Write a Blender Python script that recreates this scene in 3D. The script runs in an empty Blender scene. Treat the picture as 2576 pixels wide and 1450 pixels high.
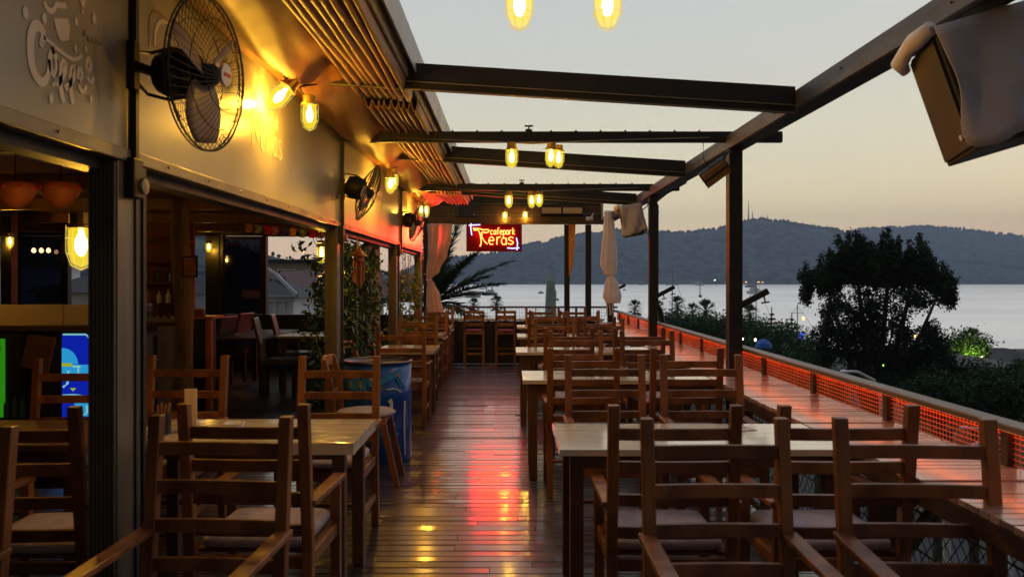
import bpy, math, random
from mathutils import Vector, Matrix, noise
random.seed(7)
R = math.radians
PI = math.pi
sc = bpy.context.scene
col = sc.collection
H = 1.5          # eye height above the deck
F = 2000.0       # focal length in units of the 2576 px wide picture
def P(px, py, d):
    """point that stands at distance d (metres) in the direction of a spot measured in the photograph"""
    return Vector(((px - 1280) * d / F, d, H - (py - 703) * d / F))

# ------------------------------------------------------------------ materials
MATS = {}
def mat(name, c1, c2=None, rough=.5, metal=0, scale=6, stretch=(1, 1, 1), bump=.0, bscale=None, rvar=.12,
        emit=None, estr=0, spec=.5, alpha=1, trans=0, coat=0, cior=1.5, crough=.14, detail=5, attr=None, contrast=(.3, .7), orand=0):
    m = bpy.data.materials.new(name); m.use_nodes = True
    nt = m.node_tree; N = nt.nodes; L = nt.links
    b = N['Principled BSDF']
    tc = N.new('ShaderNodeTexCoord'); mp = N.new('ShaderNodeMapping')
    mp.inputs['Scale'].default_value = stretch
    L.new(tc.outputs['Object'], mp.inputs['Vector'])
    nz = N.new('ShaderNodeTexNoise'); nz.inputs['Scale'].default_value = scale; nz.inputs['Detail'].default_value = detail
    L.new(mp.outputs[0], nz.inputs['Vector'])
    rp = N.new('ShaderNodeMapRange'); rp.inputs[1].default_value = contrast[0]; rp.inputs[2].default_value = contrast[1]
    L.new(nz.outputs[0], rp.inputs[0])
    mx = N.new('ShaderNodeMix'); mx.data_type = 'RGBA'
    c2 = c2 or tuple(v * .6 for v in c1)
    mx.inputs[6].default_value = (*c1, 1); mx.inputs[7].default_value = (*c2, 1)
    L.new(rp.outputs[0], mx.inputs[0])
    out = mx.outputs[2]
    if attr:
        at = N.new('ShaderNodeAttribute'); at.attribute_name = attr
        m2 = N.new('ShaderNodeMix'); m2.data_type = 'RGBA'; m2.blend_type = 'MULTIPLY'; m2.inputs[0].default_value = 1
        mr = N.new('ShaderNodeMapRange'); mr.inputs[3].default_value = .45; mr.inputs[4].default_value = 1.35
        L.new(at.outputs['Fac'], mr.inputs[0]); L.new(out, m2.inputs[6]); L.new(mr.outputs[0], m2.inputs[7]); out = m2.outputs[2]
    if orand:
        oi = N.new('ShaderNodeObjectInfo'); m3 = N.new('ShaderNodeMix'); m3.data_type = 'RGBA'; m3.blend_type = 'MULTIPLY'; m3.inputs[0].default_value = 1
        mr3 = N.new('ShaderNodeMapRange'); mr3.inputs[3].default_value = 1 - orand; mr3.inputs[4].default_value = 1 + orand
        L.new(oi.outputs['Random'], mr3.inputs[0]); L.new(out, m3.inputs[6]); L.new(mr3.outputs[0], m3.inputs[7]); out = m3.outputs[2]
    L.new(out, b.inputs['Base Color'])
    r2 = N.new('ShaderNodeMapRange'); r2.inputs[3].default_value = max(0, rough - rvar); r2.inputs[4].default_value = min(1, rough + rvar)
    n2 = N.new('ShaderNodeTexNoise'); n2.inputs['Scale'].default_value = scale * .7; L.new(mp.outputs[0], n2.inputs['Vector'])
    L.new(n2.outputs[0], r2.inputs[0]); L.new(r2.outputs[0], b.inputs['Roughness'])
    b.inputs['Metallic'].default_value = metal
    b.inputs['Specular IOR Level'].default_value = spec
    b.inputs['Coat Weight'].default_value = coat; b.inputs['Coat Roughness'].default_value = crough; b.inputs['Coat IOR'].default_value = cior
    if bump:
        bp = N.new('ShaderNodeBump'); bp.inputs['Strength'].default_value = bump; bp.inputs['Distance'].default_value = .02
        n3 = N.new('ShaderNodeTexNoise'); n3.inputs['Scale'].default_value = bscale or scale * 3; n3.inputs['Detail'].default_value = 4
        L.new(mp.outputs[0], n3.inputs['Vector']); L.new(n3.outputs[0], bp.inputs['Height']); L.new(bp.outputs[0], b.inputs['Normal'])
    if emit:
        b.inputs['Emission Color'].default_value = (*emit, 1); b.inputs['Emission Strength'].default_value = estr
    if alpha < 1: b.inputs['Alpha'].default_value = alpha
    if trans: b.inputs['Transmission Weight'].default_value = trans
    MATS[name] = m
    return m
def emat(name, c, s, clear=0.0):
    m = bpy.data.materials.new(name); m.use_nodes = True
    nt = m.node_tree; N = nt.nodes; L = nt.links
    N.remove(N['Principled BSDF'])
    e = N.new('ShaderNodeEmission'); e.inputs[0].default_value = (*c, 1); e.inputs[1].default_value = s
    o = N['Material Output']
    if clear:
        t = N.new('ShaderNodeBsdfTransparent'); mx = N.new('ShaderNodeMixShader'); mx.inputs[0].default_value = 1 - clear
        L.new(t.outputs[0], mx.inputs[1]); L.new(e.outputs[0], mx.inputs[2]); L.new(mx.outputs[0], o.inputs[0])
    else: L.new(e.outputs[0], o.inputs[0])
    return m
def glassmat(name, tint, fac=.15, rough=.05):
    m = bpy.data.materials.new(name); m.use_nodes = True
    nt = m.node_tree; N = nt.nodes; L = nt.links
    N.remove(N['Principled BSDF'])
    t = N.new('ShaderNodeBsdfTransparent'); t.inputs[0].default_value = (*tint, 1)
    g = N.new('ShaderNodeBsdfGlossy'); g.inputs['Roughness'].default_value = rough
    mx = N.new('ShaderNodeMixShader'); mx.inputs[0].default_value = fac
    L.new(t.outputs[0], mx.inputs[1]); L.new(g.outputs[0], mx.inputs[2]); L.new(mx.outputs[0], N['Material Output'].inputs[0])
    return m

M = dict(
    chair=mat('chair_wood', (.25, .088, .024), (.11, .034, .010), rough=.4, rvar=.16, scale=9, stretch=(1, 1, .35), bump=.2, bscale=30, orand=.32, contrast=(.35, .65)),
    table=mat('table_wood', (.84, .72, .52), (.66, .53, .35), coat=1, cior=2.6, crough=.08, rough=.2, rvar=.1, scale=3, stretch=(.5, 6, 3), bump=.06, bscale=14),
    tabledark=mat('table_leg_wood', (.14, .06, .025), (.07, .03, .012), rough=.5, scale=6),
    cushion=mat('seat_fabric', (.42, .35, .37), (.30, .24, .26), rough=.9, scale=12, bump=.3, bscale=90, orand=.2),
    cushred=mat('stool_fabric', (.20, .025, .045), (.12, .015, .03), rough=.85, scale=10),
    deck=mat('deck_wood', (.062, .035, .030), (.022, .012, .010), spec=.6, rough=.35, rvar=.08, coat=1, crough=.13, scale=5, stretch=(.35, 4, 1), bump=.14, bscale=10, attr='rnd'),
    deck2=mat('grey_deck_wood', (.075, .065, .068), (.03, .026, .03), spec=.5, rough=.42, rvar=.1, coat=.35, crough=.25, scale=5, stretch=(4, .35, 1), bump=.2, bscale=10, attr='rnd'),
    shelf=mat('slat_wood', (.56, .33, .25), (.36, .19, .13), coat=.9, cior=1.9, crough=.16, rough=.3, scale=5, stretch=(1, 5, 1), bump=.12, bscale=18, attr='rnd'),
    rail=mat('rail_wood', (.17, .10, .07), (.09, .05, .035), rough=.45, scale=5, stretch=(3, .4, 3), bump=.15),
    steel=mat('black_steel', (.010, .009, .012), (.018, .016, .018), rough=.5, scale=9, bump=.05, spec=.28),
    beam=mat('painted_beam', (.075, .062, .062), (.04, .033, .034), rough=.5, scale=4, stretch=(2, 1, 4), bump=.1),
    browns=mat('brown_beam', (.06, .027, .015), (.03, .013, .008), rough=.5, scale=4, stretch=(1, 2, 6), bump=.15),
    alu=mat('bronze_aluminium', (.17, .145, .115), (.11, .095, .075), rough=.42, metal=.45, scale=4, stretch=(4, 4, .4), bump=.04),
    aluin=mat('bronze_strip', (.20, .165, .12), (.12, .10, .075), rough=.38, metal=.3, scale=5),
    board=mat('printed_board', (.34, .31, .26), (.25, .225, .18), rough=.33, rvar=.06, scale=1.6, bump=.03, bscale=3, spec=.5, contrast=(.3, .7)),
    print=mat('pale_lettering', (.66, .58, .53), (.58, .51, .47), rough=.35, scale=5),
    printo=mat('orange_lettering', (.55, .26, .05), rough=.4),
    gutter=mat('white_gutter', (.42, .40, .38), (.30, .28, .26), rough=.45, scale=4),
    pleat=mat('awning_fabric', (.33, .20, .12), (.22, .125, .075), rough=.55, scale=3, stretch=(3, .6, 3), bump=.15),
    sheet=mat('awning_lining', (.30, .13, .04), (.18, .075, .025), rough=.55, scale=3, bump=.35, bscale=5),
    curtain=mat('curtain_voile', (.80, .72, .72), (.70, .60, .60), rough=.85, scale=4, bump=.2, bscale=30),
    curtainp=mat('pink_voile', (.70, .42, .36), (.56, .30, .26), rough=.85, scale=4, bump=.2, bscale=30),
    cloth=mat('cover_cloth', (.44, .40, .45), (.32, .29, .34), rough=.85, scale=3, bump=.4, bscale=6),
    spk=mat('speaker_box', (.04, .032, .028), (.02, .016, .015), rough=.6, scale=8),
    white=mat('white_paint', (.72, .70, .70), (.6, .58, .58), rough=.5, scale=3),
    bluedrum=mat('blue_drum_paint', (.010, .03, .26), (.01, .07, .40), rough=.3, scale=4, contrast=(.45, .55)),
    bluedark=mat('dark_blue_rim', (.012, .018, .10), (.01, .01, .06), rough=.3),
    drumtop=mat('drum_lid', (.11, .08, .10), (.07, .05, .07), rough=.35),
    bluepale=mat('blue_marks', (.03, .24, .62), (.02, .16, .5), rough=.35),
    whitemark=mat('white_marks', (.7, .72, .8), rough=.4),
    orangenet=mat('orange_netting', (.95, .22, .04), (.85, .15, .03), rough=.6),
    greennet=mat('dark_netting', (.03, .05, .04), rough=.7),
    wire=mat('wire', (.10, .09, .09), rough=.5, metal=.4),
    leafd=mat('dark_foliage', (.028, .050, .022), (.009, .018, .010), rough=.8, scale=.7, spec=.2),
    leafm=mat('green_foliage', (.06, .12, .04), (.02, .045, .018), rough=.75, scale=.8, spec=.2),
    leafp=mat('pine_foliage', (.035, .075, .028), (.012, .028, .012), rough=.8, scale=.8, spec=.2),
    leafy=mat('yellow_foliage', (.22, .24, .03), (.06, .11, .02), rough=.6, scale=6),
    vine=mat('vine_leaves', (.035, .09, .022), (.012, .035, .010), rough=.45, scale=5),
    palm=mat('palm_fronds', (.050, .075, .045), (.022, .036, .024), rough=.7, scale=2, spec=.3),
    palmc=mat('shore_palm_fronds', (.05, .09, .04), (.03, .05, .025), rough=.7, scale=2),
    bark=mat('bark', (.06, .042, .03), (.03, .02, .015), rough=.9, scale=6, bump=.4),
    log=mat('log_bark', (.16, .075, .035), (.07, .03, .015), rough=.7, scale=5, stretch=(3, 3, .5), bump=.6),
    bark2=mat('plank_red', (.22, .07, .03), (.12, .04, .02), rough=.6, scale=5),
    plaster=mat('white_plaster', (.62, .65, .74), (.52, .55, .64), rough=.8, scale=1),
    cream=mat('cream_plaster', (.34, .28, .22), (.27, .22, .17), rough=.85, scale=1),
    roofb=mat('brown_roof', (.17, .085, .085), (.12, .06, .06), rough=.8, scale=1.5, stretch=(6, 1, 1)),
    roofd=mat('dark_roof', (.035, .035, .045), rough=.8, scale=2),
    winglass=mat('window_pane', (.03, .035, .05), rough=.15),
    glass=glassmat('sliding_glass', (.10, .14, .20), .13, .03),
    glassc=glassmat('case_glass', (.75, .72, .68), .2, .06),
    leather=mat('dark_leather', (.055, .05, .055), (.035, .03, .035), rough=.38, scale=10),
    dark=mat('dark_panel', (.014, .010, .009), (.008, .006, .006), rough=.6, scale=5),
    redlitwall=mat('red_lit_wall', (.14, .025, .014), (.07, .012, .008), rough=.7, scale=2),  # red light falling on the shelves is painted into this colour
    orange=mat('orange_wood', (.42, .13, .035), (.28, .08, .02), rough=.45, scale=4, stretch=(4, 4, .6)),
    ceiling=mat('ceiling_boards', (.24, .10, .04), (.13, .05, .02), rough=.45, scale=3, stretch=(3, .3, 1), bump=.2),
    paper=mat('menu_card', (.28, .13, .05), (.2, .09, .035), rough=.8, scale=9),
    pink=mat('pale_board', (.60, .47, .42), (.5, .39, .35), rough=.6, scale=2),
    lav=mat('pale_side_panel', (.24, .21, .27), (.18, .16, .21), rough=.6, scale=2),
    hull=mat('white_hull', (.62, .63, .68), rough=.4, scale=1), hulld=mat('dark_hull', (.05, .05, .07), rough=.4, scale=1),
    mast=mat('mast_alloy', (.25, .27, .32), rough=.4, scale=1),
    obelisk=mat('pale_green_stone', (.36, .48, .42), (.28, .40, .35), rough=.5, scale=.8, stretch=(1, 1, 4), bump=.1),
    asphalt=mat('asphalt', (.05, .05, .058), (.035, .035, .04), rough=.8, scale=.5),
    soil=mat('town_ground', (.035, .040, .030), (.02, .022, .018), rough=.95, scale=.15),
    hill=mat('hill_woodland', (.11, .145, .13), (.012, .022, .034), rough=1, scale=.045, detail=14, bump=0, spec=0, contrast=(.4, .6), stretch=(1, 1, 2)),
    hill2=mat('ridge_woodland', (.02, .026, .022), rough=1, scale=.05, spec=0),
    carw=mat('silver_car_paint', (.35, .36, .4), rough=.25, metal=.5, scale=2), card=mat('black_rubber', (.02, .02, .02), rough=.7),
    lamplit=mat('lamplit_reflector', (.60, .36, .16), (.5, .28, .1), rough=.4, metal=.25, scale=4),  # orange lamplight on the heaters is put into the reflector colour
    bannero=mat('orange_banner', (.75, .32, .07), (.6, .22, .05), rough=.7, scale=3), bannermark=mat('banner_mark', (.08, .04, .02), rough=.7),
    blade=mat('fan_blade_plastic', (.34, .25, .22), (.28, .2, .17), rough=.35, scale=4),
    redboard=mat('red_sign_board', (.22, .004, .004), (.18, .003, .003), rough=.7, scale=3, spec=.1),
    red=mat('red_paint', (.55, .02, .02), rough=.5), purple=mat('violet_cloth', (.40, .12, .45), rough=.8), indigo=mat('indigo_cloth', (.06, .03, .35), rough=.8),
    salmon=mat('salmon_cloth', (.62, .24, .16), rough=.8), grey=mat('grey_cloth', (.22, .22, .20), rough=.8), ochre=mat('ochre_cloth', (.45, .18, .05), rough=.8),
    terracotta=mat('terracotta', (.30, .075, .03), (.2, .05, .02), rough=.6, scale=6), bead=mat('shell_beads', (.45, .3, .28), (.2, .1, .12), rough=.3, scale=30),
    plastic=mat('white_plastic', (.65, .66, .7), rough=.35, scale=5), yellowdot=mat('brass_trim', (.6, .35, .08), rough=.3, metal=.6),
    bottle=mat('bottle_glass', (.05, .09, .04), rough=.1), canvas=mat('blue_canopy', (.02, .12, .55), rough=.7),
)
M['bulb'] = emat('lit_filament_bulb', (1, .66, .16), 26)
M['bulbs'] = emat('lamp_reflection_glow', (1, .55, .25), 2.5)
M['jar'] = emat('lit_jar_glass', (1, .74, .03), 1.3, .58)
M['jarx'] = emat('glowing_cage_wire', (1, .72, .12), .85)  # wires emit by themselves, in place of bulb light falling on them
M['neon'] = emat('yellow_neon_tube', (1, .235, .045), 5.5)
M['neonb'] = emat('blue_neon_tube', (.34, .38, 1.0), 3.4)
M['redled'] = emat('red_led_strip', (1, .17, .02), 6.5)
M['scr_b'] = emat('lit_screen_blue', (.005, .02, .50), .7); M['scr_c'] = emat('lit_screen_cyan', (.03, .42, .85), .7)
M['scr_p'] = emat('lit_screen_pale', (.30, .75, .75), .7); M['scr_y'] = emat('lit_screen_yellow', (.45, .55, .02), .7)
M['green'] = emat('green_glow', (.02, .20, .005), 1); M['townw'] = emat('town_lamp_white', (1, .85, .6), 7); M['towny'] = emat('town_lamp_amber', (1, .45, .08), 5)
M['townb'] = emat('town_lamp_blue', (.03, .10, 1), 2.2); M['townr'] = emat('town_lamp_red', (1, .03, .03), 3); M['towng'] = emat('town_lamp_green', (.4, 1, .05), 2.0); M['lit'] = emat('lit_window', (.25, .5, .35), .9)

# ------------------------------------------------------------------ mesh helpers
class MB:
    def __init__(s): s.v = []; s.f = []; s.a = []; s.cur = None
    def add(s, vs, fs):
        o = len(s.v); s.v += [tuple(v) for v in vs]; s.f += [tuple(i + o for i in f) for f in fs]
        if s.cur is not None: s.a += [s.cur] * len(vs)
        return s
    def box(s, x0, x1, y0, y1, z0, z1):
        v = [(x, y, z) for x in (x0, x1) for y in (y0, y1) for z in (z0, z1)]
        return s.add(v, [(0, 1, 3, 2), (4, 6, 7, 5), (0, 4, 5, 1), (2, 3, 7, 6), (0, 2, 6, 4), (1, 5, 7, 3)])
    def obox(s, c, size, m):
        c = Vector(c); v = []
        for x in (-.5, .5):
            for y in (-.5, .5):
                for z in (-.5, .5): v.append(c + m @ Vector((x * size[0], y * size[1], z * size[2])))
        return s.add(v, [(0, 1, 3, 2), (4, 6, 7, 5), (0, 4, 5, 1), (2, 3, 7, 6), (0, 2, 6, 4), (1, 5, 7, 3)])
    def bar(s, p0, p1, w, h, up=(0, 0, 1)):
        p0, p1 = Vector(p0), Vector(p1); d = (p1 - p0).normalized(); u = Vector(up)
        if abs(d.dot(u)) > .98: u = Vector((0, 1, 0))
        sx = d.cross(u).normalized(); uu = sx.cross(d)
        v = [p + sx * a * w / 2 + uu * b * h / 2 for p in (p0, p1) for a in (-1, 1) for b in (-1, 1)]
        return s.add(v, [(0, 1, 3, 2), (4, 6, 7, 5), (0, 4, 5, 1), (2, 3, 7, 6), (0, 2, 6, 4), (1, 5, 7, 3)])
    def strip(s, pts, w, h, up=(0, 0, 1)):
        """bent bar through pts"""
        pts = [Vector(p) for p in pts]; rings = []
        for i, p in enumerate(pts):
            d = (pts[min(i + 1, len(pts) - 1)] - pts[max(i - 1, 0)]).normalized(); u = Vector(up)
            sx = d.cross(u).normalized(); uu = sx.cross(d)
            rings.append([p + sx * w / 2 + uu * h / 2, p - sx * w / 2 + uu * h / 2, p - sx * w / 2 - uu * h / 2, p + sx * w / 2 - uu * h / 2])
        return s.loft(rings)
    def loft(s, rings, closed=True, cap=True):
        n = len(rings[0]); v = [q for r in rings for q in r]; f = []
        for i in range(len(rings) - 1):
            for j in range(n if closed else n - 1):
                k = (j + 1) % n; f.append((i * n + j, i * n + k, (i + 1) * n + k, (i + 1) * n + j))
        if cap and closed: f.append(tuple(range(n - 1, -1, -1))); f.append(tuple((len(rings) - 1) * n + j for j in range(n)))
        return s.add(v, f)
    def tube(s, pts, r, n=6):
        pts = [Vector(p) for p in pts]; rr = r if isinstance(r, (list, tuple)) else [r] * len(pts); rings = []
        for i, p in enumerate(pts):
            d = (pts[min(i + 1, len(pts) - 1)] - pts[max(i - 1, 0)])
            d = d.normalized() if d.length > 1e-9 else Vector((0, 0, 1))
            u = Vector((0, 0, 1)) if abs(d.z) < .9 else Vector((1, 0, 0))
            a = d.cross(u).normalized(); b = d.cross(a)
            rings.append([p + (a * math.cos(t) + b * math.sin(t)) * rr[i] for t in [2 * PI * k / n for k in range(n)]])
        return s.loft(rings)
    def lathe(s, prof, c=(0, 0, 0), n=14, mtx=None):
        rings = []
        for r, z in prof:
            ring = []
            for k in range(n):
                q = Vector((r * math.cos(2 * PI * k / n), r * math.sin(2 * PI * k / n), z))
                if mtx: q = mtx @ q
                ring.append(Vector(c) + q)
            rings.append(ring)
        return s.loft(rings)
    def quad(s, a, b, c, d): return s.add([a, b, c, d], [(0, 1, 2, 3)])
    def poly(s, pts, t):
        """flat outline pts (coplanar) thickened by vector t"""
        n = len(pts); t = Vector(t); v = [Vector(p) for p in pts] + [Vector(p) + t for p in pts]
        f = [tuple(range(n - 1, -1, -1)), tuple(range(n, 2 * n))] + [(i, (i + 1) % n, n + (i + 1) % n, n + i) for i in range(n)]
        return s.add(v, f)
    def build(s, name, m, parent=None, bevel=0, smooth=False):
        me = bpy.data.meshes.new(name); me.from_pydata(s.v, [], s.f); me.update()
        if s.a and len(s.a) == len(s.v):
            at = me.attributes.new('rnd', 'FLOAT', 'POINT'); at.data.foreach_set('value', s.a)
        me.materials.append(M[m] if isinstance(m, str) else m)
        if smooth: me.polygons.foreach_set('use_smooth', [True] * len(me.polygons))
        o = bpy.data.objects.new(name, me); col.objects.link(o)
        if parent: o.parent = parent
        if bevel:
            b = o.modifiers.new('bevel', 'BEVEL'); b.width = bevel; b.segments = 2; b.limit_method = 'ANGLE'; b.harden_normals = False
        return o
def tag(o, label=None, cat=None, group=None, kind=None):
    if label: o['label'] = label
    if cat: o['category'] = cat
    if group: o['group'] = group
    if kind: o['kind'] = kind
    return o
def thing(name, label, cat, loc=(0, 0, 0), rot=(0, 0, 0), group=None):
    o = bpy.data.objects.new(name, None); col.objects.link(o); o.location = loc; o.rotation_euler = rot; o.empty_display_size = .1
    return tag(o, label, cat, group)
def copy_tree(o, parent=None):
    c = o.copy(); col.objects.link(c)
    if parent: c.parent = parent
    for ch in list(o.children): copy_tree(ch, c)
    return c
def struct(mb, name, m): return tag(mb.build(name, m), kind='structure')
def arc(cx, cy, rx, ry, a0, a1, n=14):
    return [(cx + rx * math.cos(R(a0 + (a1 - a0) * i / n)), cy + ry * math.sin(R(a0 + (a1 - a0) * i / n))) for i in range(n + 1)]
def smoothpts(p, it=2):
    for _ in range(it):
        q = [p[0]]
        for a, b in zip(p, p[1:]):
            q.append(tuple(a[i] * .75 + b[i] * .25 for i in range(len(a)))); q.append(tuple(a[i] * .25 + b[i] * .75 for i in range(len(a))))
        p = q + [p[-1]]
    return p
GLY = {
    'c': [arc(.5, .5, .42, .5, 50, 310)], 'a': [arc(.45, .5, .4, .48, 0, 360), [(.87, 1), (.87, 0)]],
    'e': [[(.1, .53), (.9, .53)] + arc(.5, .5, .42, .5, 10, 310)], 'f': [[(.95, 1.5), (.65, 1.6), (.42, 1.3), (.42, 0)], [(.1, .95), (.85, .95)]],
    'p': [[(.12, 1), (.12, -.65)], arc(.52, .5, .4, .48, 0, 360)], 'r': [[(.15, 1), (.15, 0)], [(.15, .6), (.4, .95), (.8, .98)]],
    'k': [[(.15, 1.5), (.15, 0)], [(.8, 1), (.2, .45), (.85, 0)]], 's': [smoothpts([(.88, .85), (.5, 1.05), (.1, .8), (.3, .55), (.7, .45), (.92, .2), (.5, -.05), (.08, .15)])],
    'o': [arc(.5, .5, .42, .5, 0, 360)], 'K': [[(.15, 1.5), (.15, 0)], [(.85, 1.5), (.2, .7), (.9, 0)]],
}
def word(txt, w, gap=.15):
    out = []; x = 0
    for ch in txt:
        for st in GLY[ch]: out.append([((x + p[0]) * w, p[1]) for p in st])
        x += 1 + gap
    return out, x * w

# ------------------------------------------------------------------ camera, world
cam = bpy.data.cameras.new('camera'); co = bpy.data.objects.new('camera', cam); col.objects.link(co)
co.location = (0, 0, H); co.rotation_euler = (R(90), 0, 0)
cam.sensor_width = 36; cam.lens = 36 * F / 2576; cam.shift_x = 8 / 2576; cam.shift_y = -22 / 2576
cam.clip_start = .05; cam.clip_end = 20000
cam.dof.use_dof = True; cam.dof.focus_distance = 11; cam.dof.aperture_fstop = 4.0
sc.camera = co
W = bpy.data.worlds.new('World'); sc.world = W; W.use_nodes = True
nt = W.node_tree; N = nt.nodes; L = nt.links
bg = N['Background']; tc = N.new('ShaderNodeTexCoord'); sep = N.new('ShaderNodeSeparateXYZ'); L.new(tc.outputs['Generated'], sep.inputs[0])
mr = N.new('ShaderNodeMapRange'); mr.inputs[1].default_value = -.02; mr.inputs[2].default_value = 1; L.new(sep.outputs[2], mr.inputs[0])
cr = N.new('ShaderNodeValToRGB'); e = cr.color_ramp.elements
e[0].position = 0; e[0].color = (.98, .57, .38, 1); e[1].position = 1; e[1].color = (.44, .48, .58, 1)
for p, c in ((.05, (1.26, .84, .46)), (.095, (1.08, .88, .48)), (.16, (.73, .66, .445)), (.25, (.50, .49, .415)), (.36, (.405, .42, .415)), (.62, (.44, .47, .52))):
    k = e.new(p); k.color = (*c, 1)
L.new(mr.outputs[0], cr.inputs[0]); L.new(cr.outputs[0], bg.inputs[0])
# the afterglow stands ahead; the sky behind is already going dark
az = N.new('ShaderNodeMapRange'); az.interpolation_type = 'SMOOTHSTEP'; az.inputs[1].default_value = -.7; az.inputs[2].default_value = .75; az.inputs[3].default_value = .13; az.inputs[4].default_value = 1
L.new(sep.outputs[1], az.inputs[0]); azm = N.new('ShaderNodeMix'); azm.data_type = 'RGBA'; azm.blend_type = 'MULTIPLY'; azm.inputs[0].default_value = 1
L.new(cr.outputs[0], azm.inputs[6]); L.new(az.outputs[0], azm.inputs[7]); L.new(azm.outputs[2], bg.inputs[0]); bg.inputs[1].default_value = 1.68
sky = N.new('ShaderNodeTexSky'); sky.sky_type = 'NISHITA'; sky.sun_disc = False; sky.sun_elevation = R(1.0); sky.sun_rotation = R(50); sky.altitude = 50
bg2 = N.new('ShaderNodeBackground'); bg2.inputs[1].default_value = .05; L.new(sky.outputs[0], bg2.inputs[0])
ad = N.new('ShaderNodeAddShader'); L.new(bg.outputs[0], ad.inputs[0]); L.new(bg2.outputs[0], ad.inputs[1]); L.new(ad.outputs[0], N['World Output'].inputs[0])
sl = bpy.data.lights.new('sun', 'SUN'); sl.energy = .2; sl.angle = R(12); sl.color = (1, .72, .5)
so = bpy.data.objects.new('sun', sl); col.objects.link(so)
# sun just above the hills ahead and to the right
sd = Vector((math.sin(R(50)), math.cos(R(50)), math.tan(R(6)))).normalized()
so.rotation_euler = sd.to_track_quat('Z', 'Y').to_euler(); so.location = (30, 30, 20)
sc.view_settings.view_transform = 'Standard'; sc.view_settings.look = 'None'; sc.view_settings.exposure = 0; sc.view_settings.gamma = 1
sc.cycles.max_bounces = 6; sc.cycles.diffuse_bounces = 3; sc.cycles.glossy_bounces = 3; sc.cycles.transparent_max_bounces = 16; sc.cycles.volume_bounces = 0
sc.cycles.sample_clamp_indirect = 4

def point(loc, w, c, r=.03, parent=None, name='bulb_light'):
    l = bpy.data.lights.new(name, 'POINT'); l.energy = w; l.color = c; l.shadow_soft_size = r
    o = bpy.data.objects.new(name, l); col.objects.link(o); o.location = loc
    if parent: o.parent = parent
    return o

# ------------------------------------------------------------------ far landscape
SEA = -10.5; GR = -9.6
mb = MB(); mb.box(-3500, 4000, 60, 3200, SEA - .5, SEA)
sea = mat('sea_water', (1, .96, .92), (.86, .83, .82), rough=.38, rvar=.1, stretch=(.25, 1, 1), contrast=(.4, .6), scale=.018, spec=1.0, metal=.97)
nt = sea.node_tree; b = nt.nodes['Principled BSDF']
bp = nt.nodes.new('ShaderNodeBump'); bp.inputs['Strength'].default_value = 1; bp.inputs['Distance'].default_value = 1.0
n1 = nt.nodes.new('ShaderNodeTexNoise'); n1.inputs['Scale'].default_value = .28; n1.inputs['Detail'].default_value = 6
m1 = nt.nodes.new('ShaderNodeMapping'); m1.inputs['Scale'].default_value = (.5, 1.4, 1); t1 = nt.nodes.new('ShaderNodeTexCoord')
nt.links.new(t1.outputs['Object'], m1.inputs[0]); nt.links.new(m1.outputs[0], n1.inputs[0]); nt.links.new(n1.outputs[0], bp.inputs['Height']); nt.links.new(bp.outputs[0], b.inputs['Normal'])
struct(mb, 'sea', sea)
mb = MB(); mb.box(-400, 420, -60, 128, GR - 3, GR); struct(mb, 'ground', 'soil')
mb = MB(); mb.box(8, 80, 20, 60, GR, GR + .02); struct(mb, 'road', 'asphalt')

def ridge(name, pts, d0, d1, m, amp, seed, nrow=26, step=6, flip=False):
    xs = [p[0] for p in pts]; cols = []
    x = xs[0]
    px = []
    while x <= xs[-1]: px.append(x); x += step
    def yy(x):
        for a, b in zip(pts, pts[1:]):
            if a[0] <= x <= b[0]:
                t = (x - a[0]) / (b[0] - a[0]); t = t * t * (3 - 2 * t) * .5 + t * .5; return a[1] + (b[1] - a[1]) * t
        return pts[-1][1]
    mb = MB(); rows = []; top = []
    for i in range(nrow + 8):
        t = i / nrow; row = []
        for x in px:
            d = d0 + (d1 - d0) * t
            hz = H + (703 - yy(x)) * d1 / F - SEA
            hz = max(hz, 6)
            prof = (math.sin(min(t, 1) * PI / 2) ** .85) if t <= 1 else max(0, 1 - (t - 1) * 1.6)
            X = (x - 1280) * d / F
            nz = -abs(noise.fractal(Vector((X * .004, d * .004, seed)), .9, 2.1, 5)) * amp * 1.3 * math.sin(PI * min(t, 1)) 
            z = SEA + .3 + prof * hz + nz + noise.noise(Vector((X * .06, d * .06, seed))) * amp * .035 * (1 if t > .02 else 0)
            row.append((X, d, z))
            if i == nrow: top.append((X, d, z))
        rows.append(row)
    mb.loft(rows, closed=False, cap=False)
    o = mb.build(name, m, smooth=True); tag(o, kind='structure')
    return top
t2 = ridge('far_hill', [(1900, 640), (2060, 610), (2140, 584), (2200, 576), (2280, 572), (2400, 578), (2500, 590), (2600, 602), (2900, 625), (3300, 640)], 2500, 3300, 'hill', 60, 3.3)
t1 = ridge('bay_hill', [(900, 700), (1000, 690), (1080, 660), (1180, 648), (1240, 640), (1310, 622), (1360, 610), (1430, 599), (1500, 584), (1570, 583), (1640, 588), (1740, 587), (1800, 578), (1860, 564), (1915, 554), (1960, 560), (2000, 568), (2080, 578), (2150, 596), (2240, 625), (2400, 660), (2600, 680), (2900, 690)], 2000, 2700, 'hill', 55, 1.7)
t3 = ridge('inland_hill', [(-900, 540), (-300, 550), (0, 560), (250, 570), (480, 585), (600, 618), (670, 641), (715, 652), (765, 672), (830, 688), (950, 698), (1060, 702)], 420, 620, 'hill', 12, 8.1)
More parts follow.
